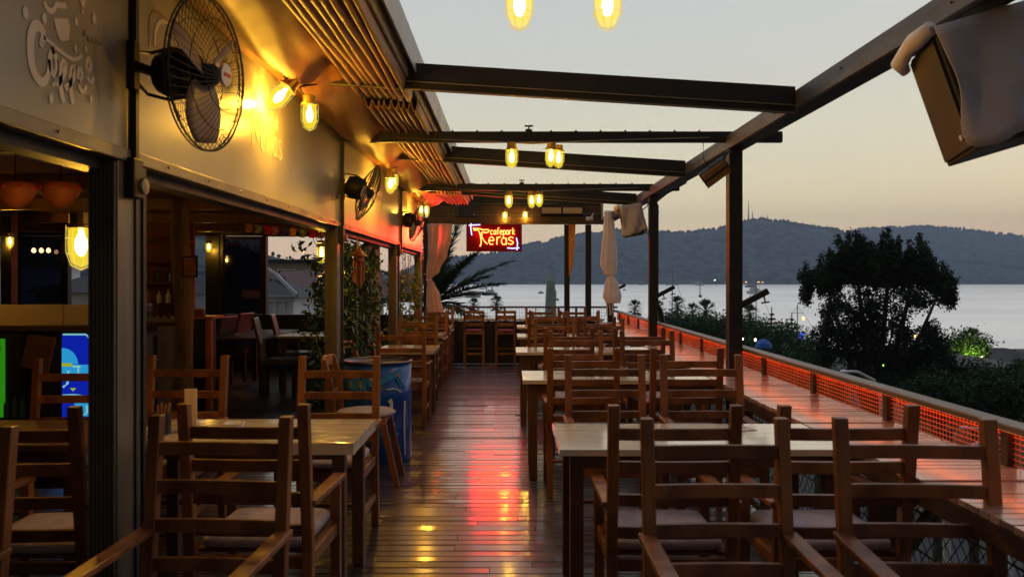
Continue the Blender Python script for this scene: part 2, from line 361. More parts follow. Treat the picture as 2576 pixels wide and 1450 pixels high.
# woods standing on the ridge lines
mb = MB()
def blob(mb, c, r, h):
    n = 6; rings = []
    for k, (rr, zz) in enumerate(((.5, -.3), (1, .25), (.8, .7), (.2, 1))):
        rings.append([Vector(c) + Vector((math.cos(2 * PI * j / n + k) * r * rr * random.uniform(.7, 1.2), math.sin(2 * PI * j / n + k) * r * rr, h * zz)) for j in range(n)])
    mb.loft(rings)
for top, p, sz in ((t1, 9, 6), (t2, 9, 6.5), (t3, 2, 1.6)):
    for k, (x, y, z) in enumerate(top):
        dens = .75 + noise.noise(Vector((x * .012, y * .01, 5))) * 1.3
        for q in range(int(p * max(0, dens))):
            r = sz * random.uniform(.4, 1.1)
            blob(mb, (x + random.uniform(-9, 9), y - random.uniform(0, 30), z + random.uniform(-3, .8) * sz / 6), r, r * random.uniform(.9, 2.4))
for k in range(2600):
    i = random.randrange(len(t1)); x, y, z = t1[i]
    pass
tag(mb.build('ridge_wood', 'hill2'), 'dark pine woods lining the crest of the hills across the bay', 'woodland', kind='stuff')
for i, (px, y0, y1, lab) in enumerate(((1883, 503, 556, 'tall lattice antenna mast, leftmost and highest on the hill summit'), (1893, 531, 558, 'shorter antenna mast close beside the tallest one on the hill'), (1931, 538, 558, 'lone short antenna mast on the right part of the hill summit'))):
    a = P(px, y0, 2690); b_ = P(px, y1 + 6, 2690); mb = MB()
    mb.tube([b_, (b_ + a) / 2, a], [3.0 - i * .6, 1.6, .7], 4)
    for s in range(5): q = b_.lerp(a, .2 + s * .14); mb.bar(q - Vector((3, 0, 0)), q + Vector((3, 0, 0)), .8, .8)
    tag(mb.build('antenna_mast', 'steel'), lab, 'antenna', 'antenna masts on the hill')

# far shore: pontoon lights and small white houses
rd = random.Random(4)
for k in range(11):
    px = rd.uniform(1845, 1925) if k else 1798
    o = MB().lathe([(0.1, -1), (1.6, -.6), (1.9, 0), (1.6, .6), (.1, 1)], P(px, 709 if k else 704, 1960), 6).build('shore_lamp', 'towny' if k else 'townw')
    tag(o, 'amber lamp in the string along the far shore' if k else 'single white lamp on the far shore left of the amber string', 'lamp', 'lights along the far shore')
for k, (px, py, w) in enumerate(((1340, 712, 20), (1745, 710, 14), (1470, 712, 16))):
    c = P(px, py, 1985); mb = MB(); mb.box(c.x - w / 2, c.x + w / 2, c.y - 4, c.y + 4, SEA, c.z + 4)
    t = thing('shore_house', ['low pale house on the far shore below the neon sign', 'low pale house on the far shore right of the white curtain', 'low pale house on the far shore between the two end posts'][k], 'house', (0, 0, 0))
    mb.build('wall', 'cream', t); r_ = MB(); r_.poly([(c.x - w / 2 - 1, c.y - 5, c.z + 4), (c.x + w / 2 + 1, c.y - 5, c.z + 4), (c.x, c.y - 5, c.z + 8)], (0, 10, 0)); r_.build('roof', 'roofb', t)

# boats
def hull_mb(L_, B, Hh, yaw, c):
    mb = MB(); rings = []
    m = Matrix.Rotation(yaw, 3, 'Z')
    for i in range(9):
        t = i / 8; w = B / 2 * math.sin(PI * min(.98, t * .55 + .38)) ** .9 if t < .99 else .04
        w = B / 2 * (1 - max(0, t - .45) ** 2 * 3.2) if t < .98 else .05
        w = max(w, .05); x = (t - .5) * L_; zt = Hh * (1 + .45 * t * t)
        rings.append([m @ Vector((x, -w, zt)) + c, m @ Vector((x, -w * .75, .1)) + c, m @ Vector((x, 0, -.5)) + c, m @ Vector((x, w * .75, .1)) + c, m @ Vector((x, w, zt)) + c])
    mb.loft(rings); return mb, m
def boat(px, py, Lpx, kind, yaw, lab, dist=None):
    d = (H - SEA) * F / (py - 703); c = Vector(((px - 1280) * d / F, d, SEA)); L_ = Lpx * 1.2 * d / F
    t = thing('sailing_boat' if kind == 'sail' else 'motor_yacht' if kind == 'motor' else 'wooden_gulet', lab, 'boat', c, (0, 0, 0), 'boats anchored in the bay')
    hb, m = hull_mb(L_, L_ * .34, L_ * .15, yaw, Vector((0, 0, 0))); hb.build('hull', 'hulld' if kind != 'motor' else 'hull', t)
    cb = MB(); cb.obox((m @ Vector((-L_ * .05, 0, L_ * .21))), (L_ * .5, L_ * .22, L_ * .12), m)
    if kind != 'sail': cb.obox((m @ Vector((-L_ * .1, 0, L_ * .31))), (L_ * .32, L_ * .19, L_ * .08), m)
    cb.build('cabin', 'hull', t)
    if kind != 'motor':
        for s in ((.05,) if kind == 'sail' else (-.18, .2)):
            q = m @ Vector((L_ * s, 0, 0)); h_ = L_ * (1.3 if kind == 'sail' else .75)
            mm = MB(); mm.tube([q, q + Vector((0, 0, h_))], max(.09, d * .0006), 5); mm.bar(q + Vector((-L_ * .1, 0, h_ * .62)), q + Vector((L_ * .1, 0, h_ * .62)), .1, .1)
            mm.bar(q + Vector((0, 0, L_ * .22)), q + m @ Vector((-L_ * .35, 0, 0)) + Vector((0, 0, L_ * .22)), .18, .3)
            mm.build('mast', 'mast', t)
        mm = MB(); q = m @ Vector((L_ * .05, 0, L_ * 1.2 if kind == 'sail' else L_ * .7))
        for s in (-.48, .48): mm.tube([q, m @ Vector((L_ * s, 0, L_ * .12))], d * .0001, 3)
        mm.build('rigging', 'mast', t)
    else:
        mm = MB(); mm.tube([m @ Vector((-L_ * .1, 0, L_ * .28)), m @ Vector((-L_ * .15, 0, L_ * .42))], .08 * L_ / 8, 5); mm.build('radar_arch', 'hull', t)
        mm = MB(); mm.obox(m @ Vector((-L_ * .02, 0, L_ * .22)), (L_ * .42, L_ * .226, L_ * .04), m); mm.build('window', 'winglass', t)
boat(1190, 748, 32, 'motor', R(8), 'white motor yacht anchored left of the dark gulet, beside the palm fronds')
boat(1231, 742, 34, 'gulet', R(160), 'dark wooden gulet with two masts anchored in front of the palm fronds')
boat(1361, 738, 15, 'motor', R(30), 'small white cabin boat anchored just left of the pale obelisk')
boat(1399, 755, 17, 'sail', R(115), 'dark sailing boat between the pale obelisk and the end post')
boat(1761, 747, 21, 'sail', R(80), 'dark sailing boat seen from its stern between the two tall right posts')
boat(1899, 738, 40, 'motor', R(35), 'large motor yacht moored right of the nearest tall post')
boat(1760, 717, 22, 'motor', R(10), 'distant pale motor boat below the far shore, above the stern-on sailing boat')
boat(1243, 719, 24, 'gulet', R(175), 'distant two-masted boat close under the far shore behind the palm')
boat(1890, 722, 26, 'sail', R(20), 'distant sailing boat with a tall mast near the amber shore lights')
boat(1613, 716, 16, 'sail', R(20), 'distant sailing boat at the foot of the far hill between post and curtain')
# moored boats whose masts rise over the shore hedge
for k, (px, ytop, d, lab) in enumerate(((1691, 675, 150, 'tall bare mast with spreaders rising over the hedge between the right posts'), (1902, 700, 140, 'bare mast rising right behind the bracket of the nearest tall post'), (2006, 765, 150, 'short bare mast rising at the left edge of the big tree'), (1348, 772, 150, 'thin bare mast standing before the sea left of the obelisk'))):
    a = P(px, ytop, d); t = thing('moored_sailboat', lab, 'boat', (a.x, a.y, SEA), (0, 0, 0), 'moored boats at the quay')
    hb, m = hull_mb(9, 2.8, 1.1, R(90 + k * 7), Vector((0, 0, 0))); hb.build('hull', 'hull', t)
    top = a.z - SEA; mm = MB(); mm.tube([(0, 0, .5), (0, 0, top)], .09, 6); mm.bar((-1.2, 0, top * .78), (1.2, 0, top * .78), .08, .08); mm.build('mast', 'mast', t)
    mm = MB(); mm.tube([(0.1, 0, top - .3), (4.3, .5, 1.2)], .035, 3); mm.tube([(-.1, 0, top - .5), (-4.2, -.5, 1.2)], .035, 3); mm.lathe([(.02, 0), (.28, -.7), (.02, -.75)], (3.2, .4, top * .33), 6); mm.build('rigging', 'mast', t)

# obelisk
a = P(1385, 684, 80); mb = MB(); w0 = .55; 
rings = []
for z, w in ((GR, .95), (a.z - .85, .40), (a.z - .01, .05), (a.z, .01)):
    rings.append([Vector((a.x + sx * w, a.y + sy * w, z)) for sx, sy in ((-1, -1), (1, -1), (1, 1), (-1, 1))])
mb.loft(rings); tag(mb.build('obelisk', 'obelisk'), 'slim pale green obelisk standing at the waterfront in front of the bay', 'obelisk')

# ------------------------------------------------------------------ vegetation
def leaf(mb, c, s, rn, up=.3):
    a = Vector((rn.gauss(0, 1), rn.gauss(0, 1), rn.gauss(0, 1) + up)).normalized(); b = a.orthogonal().normalized(); b = Matrix.Rotation(rn.uniform(0, 6.28), 3, a) @ b
    l = s * rn.uniform(.7, 1.4); w = l * .42; p = b.cross(a).normalized()
    mb.add([c - b * l * .5, c + p * w * .5, c + b * l * .5, c - p * w * .5], [(0, 1, 2, 3)])
def crown(mb, blobs, n, ls, rn, spray=.0, nl=14, jf=1.0):
    tot = sum(b[1][0] * b[1][2] for b in blobs)
    for c, r in blobs:
        k = int(n * r[0] * r[2] / tot)
        for _ in range(k):
            th = rn.uniform(0, 2 * PI); ph = math.acos(rn.uniform(-1, 1)); q = rn.random() ** .45
            p = Vector(c) + Vector((math.sin(ph) * math.cos(th) * r[0], math.sin(ph) * math.sin(th) * r[1], math.cos(ph) * r[2])) * q
            d = (p - Vector(c)); d.z = abs(d.z) + r[2] * .5; d = d.normalized() * spray * rn.uniform(.5, 1.2)
            for j in range(nl):
                t = j / nl; pp = p + d * t + Vector((rn.gauss(0, 1), rn.gauss(0, 1), rn.gauss(0, 1))) * ls * (1.5 - .9 * t) * jf
                leaf(mb, pp, ls, rn)
def tree(name, lab, cat, base, blobs, n, ls, m, seed, spray=.3, nl=14, trunk=.3, group=None, limbs=True, jf=1.0):
    rn = random.Random(seed); t = thing(name, lab, cat, base, (0, 0, 0), group); B = Vector(base)
    bl = [(Vector(c) - B, r) for c, r in blobs]
    mb = MB(); crown(mb, bl, n, ls, rn, spray, nl, jf); mb.build('crown', m, t)
    low = min(c.z - r[2] * .4 for c, r in bl); mb = MB()
    fork = Vector((0, 0, low * .75)); mb.tube([(0, 0, -.2), fork * .5, fork], [trunk, trunk * .8, trunk * .65], 8)
    if limbs:
        for c, r in bl: mb.tube([fork, fork.lerp(c, .5) + Vector((rn.uniform(-.2, .2), 0, .1)), c + Vector((0, 0, r[2] * .5))], [trunk * .45, trunk * .28, trunk * .08], 5)
    mb.build('trunk', 'bark', t)
    return t
def blobpx(l, d): return [(P(px, py, d + dz), (rx * d / F, rx * d / F * .7, rz * d / F)) for px, py, rx, rz, dz in l]
bt = P(2200, 900, 30)
sp = []
rt = random.Random(77)
for px, py, w in ((2152, 598, 9), (2118, 618, 9), (2133, 606, 7), (2172, 612, 8), (2192, 624, 9), (2085, 640, 9), (2062, 668, 10), (2222, 606, 9), (2240, 600, 8), (2258, 620, 9), (2288, 632, 9), (2318, 612, 10), (2300, 640, 8), (2335, 645, 9), (2350, 662, 9), (2376, 684, 10), (2210, 650, 10), (2275, 650, 9), (2030, 690, 9), (2392, 704, 9), (2100, 655, 10), (2160, 640, 12), (2240, 645, 12)):
    for k in range(4): sp.append((px + (px - 2200) * .0 + rt.uniform(-4, 4) + (k - 1) * rt.uniform(-5, 5), py - 4 + k * 20, w * (.34 + k * .36), 17 + k * 3, rt.uniform(-1, 1)))
sp += [(2150, 700, 60, 24, 0), (2250, 702, 62, 24, .4), (2080, 705, 50, 20, -.5), (2330, 705, 52, 22, .3), (2030, 700, 22, 12, 0), (2380, 712, 26, 12, 0)]
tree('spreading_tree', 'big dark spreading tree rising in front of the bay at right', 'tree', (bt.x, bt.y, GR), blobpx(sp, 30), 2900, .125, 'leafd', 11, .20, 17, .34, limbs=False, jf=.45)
tr = [o for o in bpy.data.objects if o.name == 'spreading_tree'][0]; rn = random.Random(5); mb = MB(); B = Vector((bt.x, bt.y, GR))
lo = [(rt.uniform(2075, 2365), rt.uniform(725, 850), rt.uniform(9, 21), rt.uniform(8, 18), rt.uniform(-1, 1)) for _ in range(85)]
lo = [b for b in lo if not (2275 < b[0] < 2345 and 770 < b[1] < 835)]
lo += [(2070, 900, 26, 50, 0), (2060, 860, 20, 30, .4), (2365, 900, 22, 55, .3), (2385, 930, 20, 30, 0), (2110, 880, 45, 50, 0), (2180, 890, 60, 55, .5), (2250, 905, 65, 60, 0), (2320, 905, 50, 60, -.5), (2350, 860, 22, 40, 0), (2150, 850, 40, 25, .6), (2220, 950, 130, 40, 0), (2085, 830, 18, 40, .3), (2200, 850, 26, 40, -.6)]
crown(mb, [(c - B, r) for c, r in blobpx(lo, 30)], 2200, .125, rn, .3, 16, .7)
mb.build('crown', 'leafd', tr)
mb = MB()
for s in ((2150, 620), (2240, 630), (2310, 650), (2080, 720), (2360, 740), (2120, 850), (2330, 840)):
    q = P(s[0], s[1], 30) - B; f = Vector((0, 0, 5.5)); mb.tube([f, f.lerp(q, .55) + Vector((0, 0, -.2)), q], [.2, .11, .03], 5)
mb.build('branch', 'bark', tr)
# shore hedge trees and bushes
hed = [(1680, 808, 38, 16), (1730, 815, 46, 20), (1785, 820, 50, 24), (1840, 822, 46, 26), (1890, 832, 40, 26), (1940, 848, 44, 34), (1985, 862, 40, 40), (2030, 895, 44, 44)]
for k, (px, py, rx, rz) in enumerate(hed):
    d = 62 - k * 2; b_ = P(px, py, d)
    tree('shrub_tree', ['rounded green shrub tree nearest the second post in the shore hedge', 'rounded green shrub tree second in the shore hedge from the far post', 'rounded green shrub tree under the tallest fan palm', 'rounded green shrub tree just left of the nearest tall post', 'shrub tree directly right of the nearest tall post', 'dark shrub tree above the blue canopy', 'dark shrub tree at the left foot of the big tree', 'low dark shrub tree behind the handrail below the big tree'][k], 'tree',
         (b_.x, b_.y, GR), blobpx([(px, py, rx, rz, 0), (px - rx * .5, py + rz * .5, rx * .8, rz, 1), (px + rx * .5, py + rz * .7, rx * .8, rz, -1), (px, py + rz * 1.8, rx, rz * 1.5, 0)], d), 420, .2, 'leafm', 20 + k, .5, 12, .15, 'shrub trees of the shore hedge')
for k, (px, py, d, s) in enumerate(((2430, 868, 48, 60), (2360, 985, 26, 85), (2520, 990, 24, 95), (2450, 950, 30, 70), (2590, 950, 27, 60), (2060, 990, 24, 60))):
    b_ = P(px, py, d)
    tree('pine_tree' if k else 'lit_tree', ['olive green tree lit from beneath right of the big tree', 'dark rounded treetop below the grey roof, left one', 'dark rounded treetop at the right edge above the handrail', 'dark treetop touching the front of the grey roof', 'dark treetop cut by the right picture edge', 'low dark treetop under the big tree beside the handrail'][k], 'tree',
         (b_.x, b_.y, GR), blobpx([(px, py, s, s * .5, 0), (px - s * .4, py + s * .25, s * .6, s * .45, .5), (px + s * .45, py + s * .2, s * .6, s * .4, -.5), (px, py + s * .6, s * .8, s * .5, 0)], d), 420, .14 if k else .2, 'leafp' if k else 'leafm', 60 + k, .35, 12, .2, None if k == 0 else 'dark treetops beyond the handrail')
q = P(2445, 895, 46.5); point(q, 160, (.9, 1, .2), .2, name='street_light')

def frond(mb, p0, az, el, L_, droop, nleaf, ll, rn, wd=.02, stiff=.6, wf=.045):
    p = Vector(p0); d = Vector((math.cos(az) * math.cos(el), math.sin(az) * math.cos(el), math.sin(el))); pts = [p.copy()]; n = 12
    for i in range(n):
        d = (d + Vector((0, 0, -droop / n))).normalized(); p = p + d * L_ / n; pts.append(p.copy())
    mb.tube(pts, [wd * (1 - .8 * i / n) for i in range(n + 1)], 4)
    for k in range(nleaf):
        t = .12 + .88 * k / nleaf; i = min(int(t * n), n - 1); f = t * n - i; q = pts[i].lerp(pts[i + 1], min(f, 1)); dd = (pts[i + 1] - pts[i]).normalized()
        sd_ = dd.cross(Vector((0, 0, 1)));
        if sd_.length < .01: sd_ = Vector((1, 0, 0))
        sd_.normalize()
        for s in (-1, 1):
            up = dd.cross(sd_) * -1
            l = ll * (math.sin(PI * min(.97, .15 + t * .8)) ** .6) * rn.uniform(.8, 1.15)
            v = (sd_ * s * .75 + dd * stiff + up * rn.uniform(-.15, .45)).normalized() * l; w = dd * ll * wf
            mb.add([q - w, q + w, q + v * .6 + w * .7 - Vector((0, 0, l * .04)), q + v - Vector((0, 0, l * .12)), q + v * .6 - w * .7 - Vector((0, 0, l * .04))], [(0, 1, 2, 3, 4)])
# date palm beyond the end of the deck
rn = random.Random(3); c = P(1090, 762, 24); t = thing('date_palm', 'large dark date palm with long feathery fronds behind the left curtain', 'palm tree', (c.x, c.y, GR))
tips = [(1178, 575), (1150, 600), (1135, 640), (1235, 628), (1278, 668), (1255, 718), (1225, 700), (1215, 740), (1120, 560), (1060, 580), (1010, 620), (960, 690), (950, 760), (1160, 790), (1140, 680), (1190, 655), (1130, 700), (1110, 620)]
for k, (px, py) in enumerate(tips):
    q = P(px, py, 24 + rn.uniform(-1.5, 1.5)) - Vector((c.x, c.y, GR)); o_ = Vector((0, 0, c.z - GR)); v = q - o_
    L_ = v.length * 1.1; az = math.atan2(v.y, v.x); el = math.atan2(v.z, math.hypot(v.x, v.y)) + R(13)
    mb = MB(); frond(mb, o_, az, min(el, R(88)), L_, .45, 84, .46, rn, .035, .75, .045); mb.build('frond', 'palm', t)
for k in range(7):
    mb = MB(); frond(mb, (0, 0, c.z - GR), rn.uniform(0, 6.28), R(rn.uniform(-10, 45)), 2.2, 1.1, 60, .42, rn, .03, .7, .06); mb.build('frond', 'palm', t)
mb = MB(); mb.tube([(0, 0, 0), (.1, 0, 4), (0, 0, c.z - GR)], [.3, .24, .26], 10); mb.build('trunk', 'bark', t)
# fan palms on the shore
def fanpalm():
    t = thing('fan_palm', '', 'palm tree', group='fan palms on the shore'); rn = random.Random(9); mb = MB()
    for k in range(34):
        az = k * 2.4; el = R(82 - k * 4.2); d = Vector((math.cos(az) * math.cos(el), math.sin(az) * math.cos(el), math.sin(el)))
        s = Vector((0, 0, 7)); e_ = s + d * .75; mb.tube([s, e_], .03, 3); side = d.cross(Vector((0, 0, 1))).normalized()
        for j in range(9):
            a = (j - 4) / 4 * 1.15; v = (d * math.cos(a) + side * math.sin(a)).normalized() * .62 + Vector((0, 0, -.16 * abs(a)))
            w = side * .07; mb.add([e_ - w * .3, e_ + w * .3, e_ + v * .55 + w, e_ + v, e_ + v * .55 - w], [(0, 1, 2, 3, 4)])
    mb.build('crown', 'palmc', t); mb = MB(); mb.tube([(0, 0, 0), (.05, 0, 4), (0, 0, 7)], [.22, .15, .13], 8); mb.build('trunk', 'bark', t)
    return t
fp = fanpalm()
for k, (px, py, hpx, lab) in enumerate(((1192, 768, 17, 'small fan palm on the shore below the motor yacht'), (1249, 764, 19, 'small fan palm on the shore below the gulet, right of the first one'), (1597, 776, 20, 'fan palm on the shore between the white curtain and the second post'), (1655, 776, 19, 'fan palm partly hidden behind the downpipe'), (1704, 769, 22, 'tall fan palm beside the bare mast'), (1742, 784, 20, 'short fan palm between the two tallest ones'), (1776, 783, 27, 'largest fan palm in the shore hedge between the right posts'), (1850, 792, 20, 'fan palm peeking out left of the nearest tall post'), (1886, 792, 24, 'fan palm immediately right of the nearest tall post'), (2445, 858, 30, 'fan palm behind the lit tree at far right'), (2120, 1010, 18, 'low fan palm below the big tree'))):
    o = fp if k == 0 else copy_tree(fp)
    d = 2 * 1.3 * F / (hpx * 2.5); d = min(d, 95) if k < 9 else d * .7; s = hpx * 2.5 * d / F / 2.6; q = P(px, py, d)
    o.location = (q.x, q.y, q.z - 7 * s * 1.0); o.scale = (s, s, s); o.rotation_euler = (0, 0, k * 1.3); o['label'] = lab
    zz = q.z - 7 * s
    if zz > GR: o.scale.z = (q.z - GR) / 7 if False else s
# norfolk pines
for k, (px, py, d, lab) in enumerate(((1941, 782, 55, 'slim tiered pine with bare top right of the nearest tall post'), (1992, 795, 58, 'second slim tiered pine at the left edge of the big tree'))):
    q = P(px, py, d); t = thing('tiered_pine', lab, 'tree', (q.x, q.y, GR), group='tiered pines on the shore'); h_ = q.z - GR; rn = random.Random(k); mb = MB()
    for j in range(14):
        z = h_ - .25 - j * .32; r = .12 + j * .16
        for a in range(9):
            an = a * .7 + j * .35; e_ = Vector((math.cos(an) * r, math.sin(an) * r, z + r * .18)); mb.tube([(0, 0, z), e_], [.04, .05], 3)
            for i in range(6): leaf(mb, Vector((0, 0, z)).lerp(e_, .3 + i * .13), .2, rn)
    mb.build('crown', 'leafd', t); mb = MB(); mb.tube([(0, 0, 0), (0, 0, h_ + .3)], [.18, .03], 6); mb.build('trunk', 'bark', t)

# town bits on the right
def house(name, lab, c, w, dp, h, m, rm, roofh, wins=(), flat=False, rot=0, lit=False, z0=GR, ins=.35):
    t = thing(name, lab, 'building', (c[0], c[1], z0), (0, 0, rot)); hh = h
    mb = MB(); mb.box(-w / 2, w / 2, 0, dp, 0, hh); mb.build('wall', m, t)
    mb = MB()
    if flat: mb.box(-w / 2 - .3, w / 2 + .3, -.4, dp + .3, hh + .003, hh + roofh)
    else:
        o = .4; mb.loft([[Vector((-w / 2 - o, -o, hh)), Vector((w / 2 + o, -o, hh)), Vector((w / 2 + o, dp + o, hh)), Vector((-w / 2 - o, dp + o, hh))], [Vector((-w / 2 + dp * ins, dp * .45, hh + roofh)), Vector((w / 2 - dp * ins, dp * .45, hh + roofh)), Vector((w / 2 - dp * ins, dp * .55, hh + roofh)), Vector((-w / 2 + dp * ins, dp * .55, hh + roofh))]])
    mb.build('roof', rm, t)
    for (x, z, ww, wh) in wins:
        mb = MB(); mb.box(x - ww / 2 - .08, x + ww / 2 + .08, -.06, -.003, z - wh / 2 - .08, z + wh / 2 + .08); f = mb.build('window', 'white', t)
        mb = MB(); mb.box(x - ww / 2, x + ww / 2, -.075, -.065, z - wh / 2, z + wh / 2); mb.build('pane', 'lit' if lit else 'winglass', f)
    return t
q = P(2455, 940, 38); house('low_building', 'low building with a flat grey roof right of the big tree', (q.x, q.y), 5.2, 6, q.z - GR, 'cream', 'asphalt', .35, [(-1.6, 3.5, 1, 1), (1, 3.5, 1, 1)], True)
q = P(2540, 895, 60); house('quay_building', 'distant quay building with a grey roof at the right edge by the water', (q.x, q.y), 6, 5, q.z - GR - .4, 'lav', 'roofd', .8, [(0, 4, 1.2, .8)])
def car(lab, x, y, rz, m='carw'):
    t = thing('parked_car', lab, 'car', (x, y, GR + .02), (0, 0, rz), 'cars parked in the street')
    mb = MB(); pr = [(-2.1, .35), (-2.15, .75), (-1.3, .92), (-.75, 1.38), (.85, 1.42), (1.65, .98), (2.15, .85), (2.15, .35)]
    mb.poly([(a, -.82, b) for a, b in pr], (0, 1.64, 0)); mb.build('body', m, t, .05)
    mb = MB(); pr = [(-1.15, .95), (-.72, 1.31), (.8, 1.35), (1.45, 1.0)]; mb.poly([(a, -.835, b) for a, b in pr], (0, 1.67, 0)); mb.build('window', 'winglass', t)
    for a in (-1.35, 1.35):
        for s in (-.72, .72): mb = MB(); mb.lathe([(.05, -.1), (.33, -.1), (.33, .1), (.05, .1)], (a, s, .33), 14, Matrix.Rotation(PI / 2, 3, 'X')); mb.build('wheel', 'card', t)
    for s in (-.55, .55): mb = MB(); mb.box(2.14, 2.17, s - .15, s + .15, .6, .74); mb.build('headlight', 'townw', t)
car('silver car parked in the street at the right edge below the treetops', *(P(2520, 1050, 50).xy), R(20))
car('white lit car seen under the slatted shelf through the netting, left one', 9.5, 15, R(200))
car('silver car under the slatted shelf through the netting, right one', 11.6, 13.2, R(30))
car('pale car beyond the second one, seen between the near chair backs', 14.5, 21, R(110))
def slamp(lab, px, py, d, rot):
    q = P(px, py, d); t = thing('street_lamp', lab, 'street lamp', (q.x, q.y, GR), (0, 0, rot), 'street lamps beyond the handrail'); h_ = q.z - GR
    mb = MB(); mb.tube([(0.9, 0, 0), (.9, 0, h_ - .8), (.7, 0, h_ - .25), (.25, 0, h_ - .02), (0, 0, h_)], [.08, .06, .045, .04, .035], 8); mb.build('pole', 'plastic', t)
    mb = MB(); mb.lathe([(.02, -.06), (.1, -.05), (.13, 0), (.06, .04), (.01, .05)], (-.12, 0, h_), 10); mb.build('lamp_head', 'plastic', t)
slamp('curved street lamp rising just above the handrail below the big tree', 2135, 933, 22, R(0))
slamp('curved street lamp seen through the orange netting at right', 2478, 1112, 14, R(200))
slamp('slim curved street lamp seen through the orange netting nearer the middle', 2440, 1075, 20, R(-20))
rd = random.Random(8)
tl = [(2016, 845, 50, 'townb', 'tall blue lantern light', 2.0), (2350, 948, 28, 'towng', 'yellow-green light on the treetop left', .5), (2470, 893, 48, 'townw', 'bright white light under the lit tree', 1.3), (2398, 921, 44, 'townr', 'red light left of the grey roof', 1.0), (1900, 854, 50, 'townw', 'white light low behind the second shrub', .8), (1868, 852, 52, 'townw', 'small white light right beside the nearest post', .7), (2021, 800, 56, 'towny', 'amber light above the blue lantern', 1.0), (2302, 845, 28.5, 'towny', 'amber light showing through the middle of the big tree', .6), (2222, 918, 28, 'towng', 'tiny green light low in the big tree', .5), (1967, 812, 90, 'townw', 'small white light between the tiered pines', .8), (2460, 932, 34, 'towng', 'yellow-green light at the front of the grey roof', .7)]
for px, py, d, m, lab, s in tl:
    s *= .05 * d / 30; tag(MB().lathe([(.02, -s * 1.4), (s, -s * .5), (s, s * .5), (.02, s * 1.4)], P(px, py, d), 8).build('town_light', m), lab, 'lamp', 'coloured lights of the town')
q = P(1921, 868, 46); tag(MB().lathe([(.02, .38), (.22, .3), (.42, .12), (.5, -.1), (.48, -.16)], q, 16).build('blue_canopy', 'canvas'), 'domed blue canopy right of the nearest tall post', 'canopy')
for k in range(7):
    px, py, d = rd.uniform(1960, 2300), rd.uniform(1180, 1420), rd.uniform(16, 22); q = P(px, py, d)
    q.z = GR + .9; tag(MB().lathe([(.01, -.08), (.07, 0), (.01, .08)], q, 6).build('ground_light', 'townw' if k % 3 else 'towny'), 'small ground light seen below the slatted shelf', 'lamp', 'small ground lights under the terrace')
mb = MB()
for k in range(9): blobc = (rd.uniform(3.5, 7), rd.uniform(6, 16), GR); mb.lathe([(.2, 0), (1.1, .3), (1.2, .9), (.6, 1.4), (.05, 1.6)], blobc, 9)
rn = random.Random(31); mb2 = MB(); crown(mb2, [((5, 9 + 2 * k, GR + 1), (1.8, 1.2, .8)) for k in range(6)], 500, .14, rn, .3, 12)
tag(mb2.build('ground_cover', 'leafd'), 'dark shrubs growing at the foot of the terrace', 'shrubs', kind='stuff')

# ------------------------------------------------------------------ buildings seen through the left windows
q = P(640, 790, 40)
t = house('white_house', 'white house with pilasters and a pale gable seen through the open window', P(655, 748, 40).xy, 3.4, 6, 1.5 - 45 * .02 - GR, 'plaster', 'roofd', 1.05, [(-1.35, 8, .6, .9)])
for k, px in enumerate((672, 692, 714, 735)):
    mb = MB(); x = P(px, 0, 40).x - P(655, 0, 40).x; mb.box(x - .08, x + .08, -.1, -.003, 0, 10); mb.build('pilaster', 'plaster', t)
mb = MB(); mb.box(-1.8, 1.8, -.2, -.003, 10.0, 10.3); mb.build('cornice', 'plaster', t)
mb = MB(); mb.bar((.2, -.45, 11.85), (.92, -.45, 11.36), .14, .12); mb.bar((.92, -.45, 11.36), (1.9, -.45, 10.38), .16, .16); mb.build('verge_board', 'plaster', t)
q = P(800, 745, 46); house('brown_roofed_house', 'cream house with a big brown roof right of the white house', (q.x, q.y), 5.4, 7, q.z - GR, 'cream', 'roofb', 1.5, [(-.6, 8.2, 1.3, .9), (1.2, 8.2, .8, .9)], ins=-.05)
q = P(775, 662, 60); house('flat_roofed_house', 'cream flat roofed house behind the brown roof', (q.x, q.y), 6.5, 7, q.z - GR, 'cream', 'roofd', .3, [(-1.6, 11.4, 1.3, .8), (.8, 11.4, 1.6, .8)], True)
q = P(500, 738, 42); house('grey_house', 'white house with a lit green window at its foot, left of the glass door', (q.x, q.y), 3.4, 6, q.z - GR, 'plaster', 'roofd', 1.4, [(.3, 8.0, .9, .7)], lit=True)
q = P(200, 735, 36); house('pale_house', 'white house with a dark roof seen behind the bar between the lanterns', (q.x, q.y), 4, 6, q.z - GR, 'plaster', 'roofd', 1.1, [(0, 8.2, .9, .8)])
q = P(-60, 660, 40); house('corner_house', 'pale house at the far left picture edge behind the bar', (q.x, q.y), 4, 6, q.z - GR, 'plaster', 'roofd', .8, [(.8, 9.0, .9, .8)])

